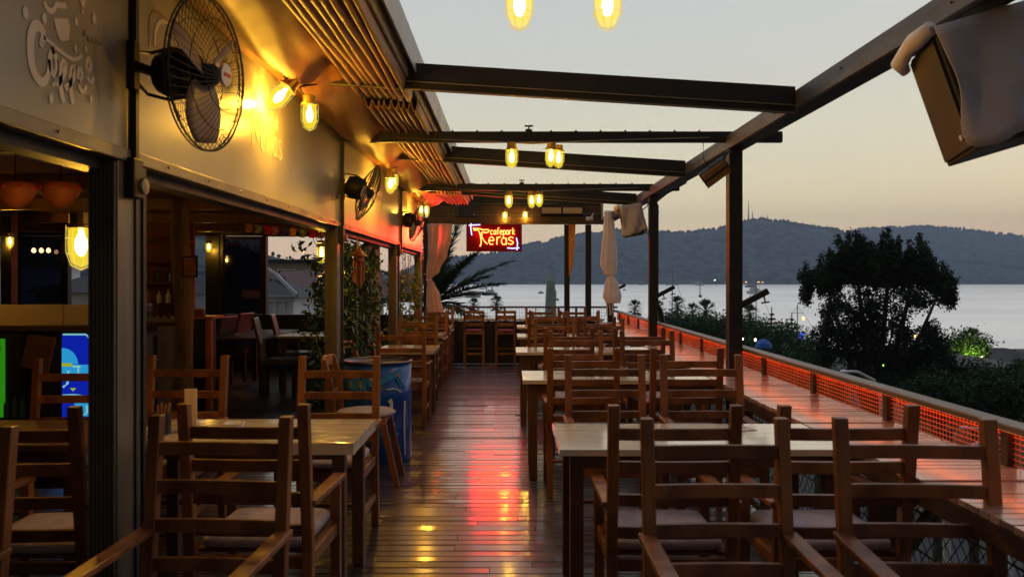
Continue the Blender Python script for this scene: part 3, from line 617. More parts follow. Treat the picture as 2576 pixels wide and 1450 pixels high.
# ------------------------------------------------------------------ deck and terrace floor
mb = MB(); rd = random.Random(2); y = -3.2
while y < 14.15:
    w = rd.uniform(.078, .102); x = -1.95 - rd.uniform(0, .6)
    while x < 1.66:
        x2 = min(x + rd.uniform(.9, 2.6), 1.68)
        if 1.66 - x2 < .3: x2 = 1.68
        mb.cur = rd.random(); tilt = rd.gauss(0, .0007); z = rd.gauss(0, .0008); tl_ = rd.gauss(0, .0006)
        v = [(x, y, -.03), (x2 - .003, y, -.03), (x2 - .003, y + w - .005, -.03), (x, y + w - .005, -.03)]
        for (a, b_) in ((x, y), (x2 - .003, y)): pass
        c4 = .0032
        top = [(x, y, z - tilt - c4 - tl_), (x2 - .003, y, z - tilt - c4 + tl_), (x2 - .003, y + .004, z - tilt + tl_), (x2 - .003, y + w - .009, z + tilt + tl_), (x2 - .003, y + w - .005, z + tilt - c4 + tl_), (x, y + w - .005, z + tilt - c4 - tl_), (x, y + w - .009, z + tilt - tl_), (x, y + .004, z - tilt - tl_)]
        mb.add(v + top, [(3, 2, 1, 0), (0, 1, 5, 4), (1, 2, 8, 7, 6, 5), (2, 3, 9, 8), (3, 0, 4, 11, 10, 9), (4, 5, 6, 11), (11, 6, 7, 10), (10, 7, 8, 9)])
        x = x2
    y += w
struct(mb, 'deck_floor', 'deck')
PAV = 1
mb = MB(); x = -8.5
while x < -1.94:
    w = rd.uniform(.09, .12); mb.cur = rd.random() * .6; z = -.006 + rd.gauss(0, .001)
    if x + w > -1.93: w = -1.93 - x
    y = -3 + rd.uniform(0, 1)
    while y < 13:
        y2 = min(y + rd.uniform(1.5, 3), 13.05); mb.cur = rd.random() * .6; mb.box(x, x + w - .006, y, y2 - .004, -.03, z); y = y2
    x += w
struct(mb, 'pavilion_floor', 'deck2')
mb = MB(); mb.box(-8.6, 1.72, -3.2, 15.1, -.35, -.04); struct(mb, 'floor_slab', 'dark')
mb = MB(); mb.box(-8.6, 1.6, -3.0, 14.9, GR, -.36); tag(mb.build('lower_storey', 'dark'), 'dark storey carrying the terrace floor', 'building')

# end bar counter
t = thing('bar_counter', 'dark end counter with a pale slatted top behind the two bar stools', 'counter', (0, 14.24, 0))
mb = MB(); rd = random.Random(6); x = -1.45
while x < 1.66:
    mb.box(x, min(x + .11, 1.68), 0, .02 + rd.uniform(0, .004), .0, .76); x += .114
mb.box(-1.45, 1.68, .03, .05, 0, .75); mb.build('front_panel', 'dark', t)
mb = MB(); x = -1.48
while x < 1.66: mb.cur = rd.random(); mb.box(x, min(x + .058, 1.7), -.06, .6, .765 + rd.gauss(0, .0008), .795); x += .064
mb.build('top', 'shelf', t)

# side shelf with slats along the rail
t = thing('wall_shelf', 'long slatted wooden shelf running along the right handrail', 'shelf', (0, 0, 0))
mb = MB(); y = .8
while y < 14.1:
    w = rd.uniform(.05, .062); mb.cur = rd.random(); z = .75 + rd.gauss(0, .0012); mb.box(1.54, 2.03, y, y + w, z - .022, z); y += w + .007
mb.build('slats', 'shelf', t)
mb = MB(); mb.box(1.535, 1.565, .8, 14.15, .655, .724); mb.box(1.99, 2.02, .8, 14.15, .655, .724); mb.build('frame', 'browns', t)
for k in range(7):
    y = 1.35 + k * 2.05
    mb = MB(); mb.box(1.57, 1.66, y, y + .07, -.03, .72); mb.bar((1.64, y + .035, .25), (1.98, y + .035, .68), .045, .05, (0, 1, 0)); mb.build('bracket', 'browns', t)
# side handrail with orange net
t = thing('side_railing', 'brown handrail with orange netting and red light strip on the right side', 'railing', (0, 0, 0))
mb = MB(); mb.box(1.96, 2.055, .8, 15.0, .90, .93); mb.build('handrail', 'rail', t, .006)
for k in range(14): y = 1.15 + k * 1.02; mb = MB(); mb.box(2.0, 2.04, y, y + .045, .722, .897); mb.build('baluster', 'browns', t)
mb = MB(); y = .8
while y < 14.9: mb.bar((2.028, y, .752), (2.028, y, .90), .0035, .0035); y += .028
for k in range(7): mb.bar((2.025, .8, .757 + k * .0225), (2.025, 14.9, .757 + k * .0225), .0045, .0035)
mb.build('netting', 'orangenet', t)
mb = MB(); mb.box(1.998, 2.008, .9, 14.8, .890, .8985); mb.build('light_strip', 'redled', t)
mb = MB()
for k in range(3): mb.tube([(2.05, .8, .70 - k * .16), (2.05, 14.9, .70 - k * .16)], .005, 4)
mb.build('wire', 'wire', t)
# dark netting under the shelf
mb = MB()
y = 1.0
while y < 14.0: mb.bar((1.70, y, 0), (1.70, y + .62, .7), .003, .003); mb.bar((1.70, y + .62, 0), (1.70, y, .7), .003, .003); y += .07
for k in range(5): mb.bar((1.70, 1, .06 + k * .16), (1.70, 14, .06 + k * .16), .007, .007)
tag(mb.build('guard_net', 'greennet'), 'dark safety netting hung below the slatted shelf', 'netting')
# end railing
t = thing('end_railing', 'brown end railing with wire mesh beyond the bar counter', 'railing', (0, 15.0, 0))
mb = MB(); mb.box(-1.5, 2.05, -.03, .03, .965, 1.0); mb.build('handrail', 'browns', t, .004)
for x in (-1.4, -.1, 1.25): mb = MB(); mb.box(x, x + .04, -.02, .02, -.3, .963); mb.build('post', 'browns', t)
mb = MB(); 
for k in range(70): mb.bar((-1.45 + k * .05, 0, .5), (-1.45 + k * .05, 0, .963), .004, .004)
for k in range(8): mb.bar((-1.5, .003, .52 + k * .06), (2.0, .003, .52 + k * .06), .005, .004)
mb.build('mesh', 'wire', t)

# ------------------------------------------------------------------ posts and beams, right side and overhead
def post(lab, x, y, w, z0, z1, m='steel', dpt=None):
    t = thing('steel_post', lab, 'post', (x, y, z0)); dpt = dpt or w
    mb = MB(); mb.box(-w / 2, w / 2, -dpt / 2, dpt / 2, 0, z1 - z0); mb.build('shaft', m, t, .004)
    mb = MB(); mb.box(-w / 2 - .03, w / 2 + .03, -dpt / 2 - .03, dpt / 2 + .03, 0, .012); mb.build('base_plate', m, t)
    for s in (-1, 1): mb = MB(); mb.lathe([(.008, 0), (.008, .03)], (s * (w / 2 + .015), -dpt / 2 - .015, .01), 6); mb.build('bolt', m, t)
    return t
pA = post('nearest tall dark post of the right row, with a heater on its top', 1.905, 6.72, .112, -.3, 2.6)
pB = post('second tall dark post of the right row, beside the downpipe', 1.91, 10.55, .105, -.3, 2.6)
pC = post('tall dark corner post behind the white tied curtain', 1.90, 14.85, .11, -.3, 2.6)
pD = post('dark end post behind the bar counter, right of the two', 1.49, 14.92, .105, -.3, 2.53)
pE = post('dark end post behind the bar counter, left of the two by the orange banner', 1.09, 14.92, .10, -.3, 2.53)
pF = post('dark end post left of the pink curtain', -1.52, 14.6, .09, -.3, 2.6)
for k, (x, y, p) in enumerate(((1.96, 6.74, pA), (1.965, 10.57, pB), (1.95, 14.9, pC))):
    t = thing('clamp_arm', ['angled dark clamp arm on the nearest tall post', 'angled dark clamp arm on the second tall post', 'angled dark clamp arm behind the white curtain'][k], 'bracket', (x, y, 1.28), (0, 0, 0), 'angled arms on the right posts')
    mb = MB(); mb.bar((0, 0, 0), (.235, 0, .125), .05, .05, (0, 1, 0)); mb.build('arm', 'steel', t, .003)
    for f in (.3, .78):
        c = Vector((.235 * f + .02, 0, .125 * f - .035)); mb = MB(); mb.tube([c + Vector((-.0, 0, .02)), c + Vector((.012, 0, -.035))], .006, 6); mb.bar(c + Vector((-.022, 0, -.04)), c + Vector((.045, 0, -.03)), .012, .012); mb.build('wing_nut', 'steel', t)
# main side beam
t = thing('side_beam', 'long dark side beam on top of the right posts', 'beam', (0, 0, 0))
mb = MB(); mb.box(1.84, 1.875, .6, 15.0, 2.60, 2.715); mb.box(1.875, 1.99, .6, 15.0, 2.66, 2.70); mb.build('channel', 'beam', t, .003)
mb = MB(); mb.box(1.88, 2.0, .6, 15.0, 2.60, 2.655); mb.build('lower_profile', 'steel', t, .003)
for k in range(12): mb = MB(); mb.lathe([(.006, 0), (.006, .006)], (1.838, 2.2 + k * 1.1, 2.67 - .02 * (k % 2)), 8, Matrix.Rotation(-PI / 2, 3, 'Y')); mb.build('bolt', 'steel', t)
CB = [(3.0, 2.31), (6.76, 2.32), (10.45, 2.24)]
for k, (y, xe) in enumerate(CB):
    t = thing('cross_beam', ['nearest cross beam holding the two big lamps', 'dark cross beam above the nearest tall post', 'dark cross beam above the second tall post'][k], 'beam', (0, y, 0), (0, 0, 0), 'level cross beams over the aisle')
    mb = MB(); mb.box(-1.40, xe, -.03, .03, 2.665, 2.755); mb.build('bar', 'steel', t, .004)
    mb = MB(); x = -.9
    while x < 1.7: mb.lathe([(.011, 0), (.008, .012), (.002, .016)], (x, 0, 2.756), 6); x += .21
    mb.build('screw_heads', 'steel', t)
    mb = MB(); mb.tube([(.17, 0, 2.75), (.17, 0, 2.80)], .007, 6); mb.tube([(.135, 0, 2.805), (.205, 0, 2.805)], .008, 6); mb.lathe([(.03, 0), (.03, .02)], (.17, 0, 2.756), 8); mb.build('valve', 'steel', t)
    mb = MB(); mb.tube([(-.95, -.034, 2.70), (-.4, -.036, 2.675), (.02, -.036, 2.66), (.2, -.036, 2.648), (.38, -.036, 2.66), (.9, -.036, 2.68), (1.7, -.034, 2.70)], .006, 5); mb.build('lamp_cable', 'aluin', t)
    # hanging rod down to the column
    mb = MB(); mb.box(-1.425, -1.40, -.012, .012, 1.90, 2.755); mb.build('hanging_rod', 'steel', t)
RAF = [1.95, 5.1, 8.28, 11.45]
for k, y in enumerate(RAF):
    t = thing('awning_rafter', ['nearest sloping awning rafter, just above the picture', 'broad dark sloping rafter nearest in view, in front of the level cross beam', 'dark sloping rafter between the two level cross beams', 'farthest dark sloping rafter above the end header'][k], 'rafter', (0, y, 0), (0, 0, 0), 'sloping awning rafters')
    def zr(x): return 2.835 - (x + .6) * .062
    mb = MB(); 
    for (dz0, dz1, y0, y1) in ((-.065, .055, 0, .05), (-.115, -.07, .004, .045)):
        mb.poly([(-1.35, y0, zr(-1.35) + dz0), (1.84, y0, zr(1.84) + dz0), (1.84, y0, zr(1.84) + dz1), (-1.35, y0, zr(-1.35) + dz1)], (0, y1 - y0, 0))
    mb.build('profile', 'steel', t, .003)
    mb = MB(); mb.bar((-1.35, -.006, zr(-1.35) - .068), (1.84, -.006, zr(1.84) - .068), .012, .007); mb.bar((-1.3, .0, zr(-1.3) - .115), (1.84, .0, zr(1.84) - .115), .012, .006); mb.build('edge_strip', 'aluin', t)
# header at the end of the terrace
t = thing('end_header', 'dark header with brown boards closing the far end of the roof', 'header beam', (0, 14.4, 0))
mb = MB(); mb.box(-1.55, 1.86, .25, .31, 2.52, 2.66); mb.build('bottom_beam', 'browns', t, .004)
mb = MB(); mb.box(-1.5, 1.7, .3, .36, 2.665, 3.16); mb.build('fascia_board', 'dark', t)
mb = MB()
for k in range(4): mb.box(-1.5, 1.72, .275 - k * .0, .298, 2.668 + k * .05, 2.714 + k * .05)
mb.build('cladding', 'browns', t)
mb = MB(); mb.box(1.705, 1.735, .2, .34, 2.6, 3.15); mb.build('end_trim', 'gutter', t)
mb = MB(); mb.tube([(-.75, .26, 2.895), (.2, .26, 2.89), (.9, .26, 2.90)], .006, 5); mb.tube([(-1.2, .25, 2.70), (.5, .25, 2.69), (1.8, .25, 2.72)], .006, 5); mb.build('cable', 'aluin', t)
# retracted awning, upper left
t = thing('retracted_awning', 'folded striped awning fabric bunched along the upper left edge of the roof', 'awning', (0, 0, 0))
for (ya, yb) in ((.8, 5.6), (5.75, 13.2)):
    n = 8; prof = []
    for i in range(n):
        x0 = -1.04 + i * .047; z0 = 2.80 - .0035 * i
        prof += [(x0, z0 + .05), (x0 + .008, z0 - .015), (x0 + .017, z0 - .045), (x0 + .030, z0 - .047), (x0 + .040, z0 - .02)]
    prof.append((-1.04 + n * .047, 2.84)); rings = []; y = ya
    while y <= yb:
        rings.append([Vector((x + .006 * math.sin(y * 1.9 + i * .4), y, z + .009 * math.sin(y * 1.3 + i * 1.1) - .004 * math.sin(y * 5 + i))) for i, (x, z) in enumerate(prof)]); y += .15
    mb = MB(); mb.loft(rings, closed=False, cap=False); o = mb.build('fabric_folds', 'pleat', t, smooth=True); sm = o.modifiers.new('th', 'SOLIDIFY'); sm.thickness = .004
mb = MB(); mb.box(-1.05, -.66, 5.6, 5.75, 2.80, 2.86); mb.build('carrier', 'steel', t)
t = thing('roof_gutter', 'pale grey roof gutter profile along the upper left roof edge', 'gutter', (0, 0, 0))
mb = MB(); mb.box(-.66, -.645, .8, 13.2, 2.80, 2.99); mb.box(-.605, -.595, .8, 13.2, 2.83, 3.02); mb.box(-.645, -.605, .8, 13.2, 2.895, 2.91); mb.build('channel', 'gutter', t, .002)
mb = MB(); mb.box(-1.5, -.6, .8, 13.2, 2.96, 2.975) if False else mb.box(-1.46, -.665, .8, 13.2, 2.95, 2.97); mb.build('roof_sheet', 'dark', t)
# lining sheet slung between the sign board and the folded awning
t = thing('awning_lining', 'orange brown lining sheet slung above the sign boards and gathered at the lamps', 'lining sheet', (0, 0, 0))
rings = []; y = .8; tie = [1.1, 4.75, 8.3, 11.6]
while y < 13.0:
    g = max(math.exp(-((y - s) / .55) ** 2) for s in tie); sag = .07 + .06 * math.sin(y * 1.7) ** 2; ring = []
    for i in range(15):
        u = i / 14; x = -1.425 + u * .39; z = 2.725 + u * .09 - math.sin(PI * u) * sag * (1 - g) - g * .11 * math.exp(-((u - .45) / .18) ** 2) + .006 * math.sin(u * 22 + y * 7) * (1 + g)
        ring.append(Vector((x, y, z)))
    rings.append(ring); y += .07
mb = MB(); mb.loft(rings, closed=False, cap=False); o = mb.build('sheet', 'sheet', t, smooth=True); o.modifiers.new('th', 'SOLIDIFY').thickness = .003
for s in tie: mb = MB(); mb.tube([(-1.25, s, 2.66), (-1.24, s, 2.62), (-1.2, s + .02, 2.58)], .006, 5); mb.tube([(-1.32, s - .1, 2.69), (-1.25, s, 2.655), (-1.17, s + .1, 2.69)], .005, 4); mb.build('tie_cord', 'steel', t)
mb = MB(); mb.box(-1.46, -1.41, .5, 13.1, 2.735, 2.79); mb.build('top_profile', 'browns', t)

# ------------------------------------------------------------------ sign boards on the left and their columns
segs = [(.4, 2.985, 'first printed sign board with pale script lettering, nearest on the left'), (3.01, 6.74, 'second printed sign board behind the nearest fan'), (6.77, 10.43, 'third printed sign board between the middle and the far fan'), (10.47, 13.12, 'farthest printed sign board glowing red from the neon light')]
boards = []
for k, (y0, y1, lab) in enumerate(segs):
    t = thing('sign_board', lab, 'sign board', (-1.43, y0, 0), (0, 0, 0), 'printed sign boards over the left columns')
    mb = MB(); mb.box(-.03, 0, 0, y1 - y0, 1.99, 2.735); mb.build('panel', 'board', t)
    mb = MB(); mb.box(-.05, .012, 0, y1 - y0, 1.94, 1.987); mb.build('bottom_rail', 'aluin', t, .003)
    mb = MB(); mb.box(-.14, -.052, 0, y1 - y0, 1.90, 1.975); mb.build('track', 'steel', t)
    mb = MB()
    for j in range(int((y1 - y0) / .45)): mb.lathe([(.007, 0), (.004, .005)], (.0125, .3 + j * .45, 1.965), 6, Matrix.Rotation(PI / 2, 3, 'Y'))
    mb.build('rivets', 'alu', t)
    boards.append(t)
def wallpt(px, py):      # spot on the board plane x = -1.43 where the lettering sits
    d = 1.43 * F / (1280 - px); return d, H - (py - 703) * d / F
def wstroke(mb, pts, w, yoff):
    q = []
    for px, py in smoothpts(pts, 2): d, z = wallpt(px, py); q.append(Vector((.003, d - yoff, z)))
    for i, p in enumerate(q):
        a = q[min(i + 1, len(q) - 1)] - q[max(i - 1, 0)]; 
    rings = []
    for i, p in enumerate(q):
        dd = (q[min(i + 1, len(q) - 1)] - q[max(i - 1, 0)]).normalized(); n_ = Vector((0, -dd.z, dd.y)); ww = w[0] + (w[1] - w[0]) * abs(math.sin(PI * i / (len(q) - 1))) if isinstance(w, tuple) else w
        rings.append([p + n_ * ww / 2, p - n_ * ww / 2, p - n_ * ww / 2 + Vector((-.002, 0, 0)), p + n_ * ww / 2 + Vector((-.002, 0, 0))])
    mb.loft(rings)
S = .296  # from the enlarged crop of the corner to the working pixels
def cr_(l): return [(x * 420 / 1450 * .8587, y * 420 / 1450 * .8587) for x, y in l]
mb = MB(); yo = segs[0][0]
for pts, w in (([(430, 470), (400, 440), (440, 370), (400, 260), (320, 260), (290, 480), (320, 720), (420, 860), (490, 750), (490, 600)], (.014, .034)),
               ([(430, 380), (470, 400), (620, 540), (740, 610), (800, 580), (815, 545)], .014),
               ([(540, 500), (490, 560), (500, 700), (550, 790), (575, 640), (520, 480)], .022), ([(575, 600), (590, 700), (540, 870), (520, 850)], .011),
               ([(640, 1040), (600, 900), (610, 640), (650, 620), (650, 760), (560, 860)], .022), ([(730, 1050), (700, 900), (710, 690), (740, 680), (740, 800), (650, 900)], .022),
               ([(780, 830), (830, 780), (800, 670), (775, 760), (800, 920), (850, 930), (860, 860)], .016), ([(870, 750), (920, 680), (890, 570), (862, 650), (880, 800), (920, 850), (940, 780)], .015),
               ([(440, 20), (470, 100), (530, 120), (560, 40), (600, 60), (660, 60)], .018)):
    mb = MB(); wstroke(mb, cr_(pts), w, yo); mb.build('letter', 'print', boards[0])
for (x, y, r) in ((250, 130, 1.3), (440, 190, 1.2), (765, 220, 1.0), (945, 190, 1.3), (755, 490, .9), (860, 500, .8), (510, 1000, 1.1), (915, 1005, .9), (825, 115, .6), (830, 5, 1.6)):
    mb = MB(); d, z = wallpt(*cr_([(x, y)])[0]); mb.poly([(.003, d - yo + .010 * r * math.cos(a * PI / 6), z + .015 * r * math.sin(a * PI / 6)) for a in range(12)], (-.002, 0, 0)); mb.build('printed_dot', 'print', boards[0])
mb = MB(); cup = [(530, 185), (680, 190), (700, 290), (690, 410), (600, 415), (560, 300)]
mb.poly([(.003, wallpt(*c)[0] - yo, wallpt(*c)[1]) for c in cr_(cup)], (-.002, 0, 0))
mb.build('printed_cup', 'print', boards[0])
for x in range(4):   # small faint caption beside the cup
    pass
mb = MB(); wstroke(mb, cr_([(840, 370), (850, 280), (860, 370)]), .004, yo)
for k in range(4): wstroke(mb, cr_([(880 + k * 38, 420 + k * 12), (885 + k * 38, 350 + k * 12), (900 + k * 38, 425 + k * 12)]), .005, yo)
mb.build('caption', 'board', boards[0])
# the faint house logo on the second and third boards
def logo(t, y0, yo, sc_=1):
    mb = MB()
    def put(strokes, oy, oz, s, w):
        for st in strokes:
            q = [Vector((.003, y0 + oy + p[0] * s - yo, oz + p[1] * s)) for p in st]; rings = []
            for i, p in enumerate(q):
                dd = (q[min(i + 1, len(q) - 1)] - q[max(i - 1, 0)]).normalized(); n_ = Vector((0, -dd.z, dd.y))
                rings.append([p + n_ * w / 2, p - n_ * w / 2, p - n_ * w / 2 + Vector((-.002, 0, 0)), p + n_ * w / 2 + Vector((-.002, 0, 0))])
            mb.loft(rings)
    st, _ = word('eras', .75, .3); put(st, .22, 2.25, .12, .012)
    st, _ = word('cafepark', .75, .12); put(st, .22, 2.42, .055, .007)
    put([[(.05, 1.9), (.0, 1.7), (.5, 1.75), (.8, 1.5), (.75, .6), (.6, -.3)], [(.9, 1.3), (.95, .9), (1.3, .4), (1.8, -.1)], [(.5, 1.75), (1.3, 1.55), (1.9, 1.7), (1.5, 1.3), (1.0, 1.2), (.9, 1.3)]], 0, 2.28, .11, .014)
    mb.build('house_logo', 'print', t)
    mb = MB()
    for k in range(4): put([arc(0, 0, .5, .6, 0, 360, 10)], .3 + k * .13, 2.16, .045, .01) if False else None
    st, _ = word('ooo', .6, .5); 
logo(boards[1], 4.35, segs[1][0]); logo(boards[2], 8.4, segs[2][0])
mb = MB(); yo = segs[1][0]
wstroke(mb, [(375, 118), (375, 12), (430, 60), (460, 75), (460, 100)], .006, yo); mb.build('orange_frame', 'printo', boards[1])
mb = MB(); wstroke(mb, [(420, 58), (400, 52), (388, 80), (388, 118)], (.008, .02), yo); wstroke(mb, [(418, 98), (428, 84), (424, 70)], .01, yo); mb.build('round_letter', 'print', boards[1])

def column(k, y):
    t = thing('aluminium_column', ['nearest fluted bronze column on the left', 'second fluted bronze column, beside the hanging vine', 'third fluted bronze column, beside the bead strings', 'farthest fluted bronze column before the pink curtain'][k], 'column', (-1.535, y, 0), (0, 0, 0), 'fluted columns under the sign boards')
    mb = MB(); mb.box(0, .105, .006, .22, -.3, 1.938); mb.build('shaft', 'alu', t, .003)
    mb = MB(); 
    for i in range(7): mb.box(.004 + i * .0145, .004 + i * .0145 + .0075, -.006, .005, -.04, 1.93)
    mb.build('flutes', 'aluin', t)
    mb = MB(); mb.box(.1052, .112, .135, .145, -.04, 1.935); mb.box(.1052, .115, .19, .215, -.04, 1.935); mb.build('side_groove', 'steel', t)
    if k < 3:
        g = thing('chain_box', ['black gearbox with a chain wheel on the nearest column', 'black gearbox with a chain wheel on the second column', 'black gearbox with a chain wheel on the third column'][k], 'gearbox', (-1.43, y + .1, 1.88), (0, 0, 0), 'gearboxes on the columns')
        mb = MB(); mb.box(-.03, .04, -.05, .03, -.075, .075); mb.build('housing', 'steel', g, .006)
        mb = MB(); mb.lathe([(.012, 0), (.03, .004), (.034, .012), (.03, .02), (.012, .022)], (.045, -.01, -.03), 14, Matrix.Rotation(PI / 2, 3, 'Y')); mb.build('chain_wheel', 'alu', g)
for k, y in enumerate((2.9, 6.62, 10.1, 12.9)): column(k, y)

# ------------------------------------------------------------------ lamps
def cage_lamp():
    t = thing('cage_lamp', '', 'lamp', group='yellow cage lamps')
    mb = MB(); mb.lathe([(.034, 0), (.042, -.002), (.042, -.045), (.053, -.05), (.053, -.062), (.01, -.063)], (0, 0, 0), 14); mb.build('cap', 'yellowdot', t)
    mb = MB(); mb.lathe([(.042, -.064), (.047, -.12), (.043, -.165), (.028, -.200), (.004, -.212)], (0, 0, 0), 14); mb.build('glass_jar', 'jar', t, smooth=True)
    mb = MB(); mb.lathe([(.008, -.066), (.012, -.085), (.021, -.11), (.022, -.14), (.013, -.163), (.002, -.170)], (0, 0, 0), 12); mb.build('bulb', 'bulb', t, smooth=True)
    mb = MB()
    for k in range(4):
        a = k * PI / 4 + .3
        for s in (1,): mb.tube([(math.cos(a + j) * r, math.sin(a + j) * r, z) for j, r, z in ((0, .052, -.06), (0, .053, -.15), (0, .036, -.205), (0, .0, -.224), (PI, .036, -.205), (PI, .053, -.15), (PI, .052, -.06))], .0017, 4)
    for z, r in ((-.10, .054), (-.16, .052)): mb.tube([(math.cos(a * PI / 8) * r, math.sin(a * PI / 8) * r, z) for a in range(17)], .0017, 4)
    mb.build('cage', 'jarx', t)
    point((0, 0, -.185), 1, (1, .48, .035), .012, t)
    return t
lamp0 = cage_lamp(); first = [True]
LIGHTS = []
def lamp(x, y, z, lab, rot=(0, 0, 0), s=1.0, pw=1.8, group='yellow cage lamps'):
    o = lamp0 if first[0] else copy_tree(lamp0); first[0] = False
    o.location = (x, y, z); o.rotation_euler = rot; o.scale = (s, s, s); o['label'] = lab; o['group'] = group
    for c in o.children:
        if c.type == 'LIGHT': c.data = c.data.copy(); c.data.energy = pw * (5.2 if pw > 4 else 6 if pw < 2.4 else 5.5)
    return o
lamp(.04, 2.98, 2.655, 'big cage lamp at the top of the picture, left of the two', s=1.0, pw=2.2); lamp(.37, 2.98, 2.66, 'big cage lamp at the top of the picture, right of the two', s=1.02, pw=2.2)
lamp(.025, 6.74, 2.66, 'cage lamp under the cross beam above the nearest post, leftmost of three', (0, 0, .3), 1.0); lamp(.36, 6.70, 2.655, 'cage lamp under that cross beam, middle of three and lowest', (R(6), R(-4), .9), .93); lamp(.43, 6.86, 2.66, 'cage lamp under that cross beam, rightmost of three', (0, 0, .5), .9)
lamp(.0, 10.42, 2.66, 'cage lamp under the farther cross beam, leftmost of three'); lamp(.30, 10.42, 2.66, 'cage lamp under the farther cross beam, middle of three', (0, 0, .4)); lamp(.40, 10.5, 2.68, 'cage lamp under the farther cross beam, rightmost of three')
lamp(-.07, 14.55, 2.79, 'cage lamp on the end header above the neon sign, left one', s=.95); lamp(.30, 14.55, 2.80, 'cage lamp on the end header above the neon sign, right one', s=.95)
lamp(-1.245, 4.62, 2.66, 'tilted cage lamp nearest by the sign boards, left of the pair', (R(-12), R(38), 0), 1.05, 8); lamp(-1.19, 4.75, 2.60, 'upright cage lamp right of the tilted one by the sign boards', s=.95, pw=7)
lamp(-1.19, 8.2, 2.64, 'cage lamp by the middle fan, upper of the pair', s=1.0, pw=7); lamp(-1.2, 8.05, 2.59, 'cage lamp by the middle fan, lower of the pair', s=1.0, pw=6)
lamp(-1.25, 11.35, 2.62, 'cage lamp by the far fan, left of the pair', pw=6); lamp(-1.2, 11.5, 2.62, 'cage lamp by the far fan, right of the pair', pw=6)
lamp(-1.91, 3.55, 1.80, 'large cage lamp half hidden by the nearest column', s=1.15, pw=3.9, group='yellow cage lamps in the pavilion')
lamp(-1.72, 7.3, 1.86, 'hanging cage lamp in the open window beside the second column', s=.95, pw=2.5, group='yellow cage lamps in the pavilion')
lamp(-4.85, 12.85, 2.14, 'small cage lamp on the window pillar left of the glass door', s=.9, pw=2.5, group='yellow cage lamps in the pavilion')
lamp(-5.9, 9.4, 2.05, 'small cage lamp at the far left picture edge above the bar', s=.8, pw=2.5, group='yellow cage lamps in the pavilion')
lamp(-5.05, 6.6, 2.12, 'cage lamp over the left end of the service bar', s=.95, pw=3.9, group='yellow cage lamps in the pavilion')
for k, px in enumerate((85, 104, 122)):  # added bulbs that stand in for lamp reflections in the pane
    q = P(px, 628, 12.7); t = thing('reflection_bulb', ['left', 'middle', 'right'][k] + ' of three small bulbs standing in for lamp reflections in the window pane', 'lamp', q, group='stand-in bulbs for reflections in the window')
    mb = MB(); mb.lathe([(.005, -.05), (.028, -.035), (.035, -.01), (.022, .02), (.012, .03)], (0, 0, 0), 10); mb.build('bulb', 'bulbs', t, smooth=True); mb = MB(); mb.tube([(0, 0, .03), (0, 0, 2.24 - q.z)], .004, 4); mb.build('cord', 'steel', t)
for (x, y, z, zz, lab) in ((-1.72, 7.3, 1.86, 2.0, 'thin cord carrying the hanging lamp by the second column'),):
    mb = MB(); mb.tube([(x, y, z), (x - .03, y, zz)], .004, 5); tag(mb.build('lamp_cord', 'steel'), lab, 'cord')

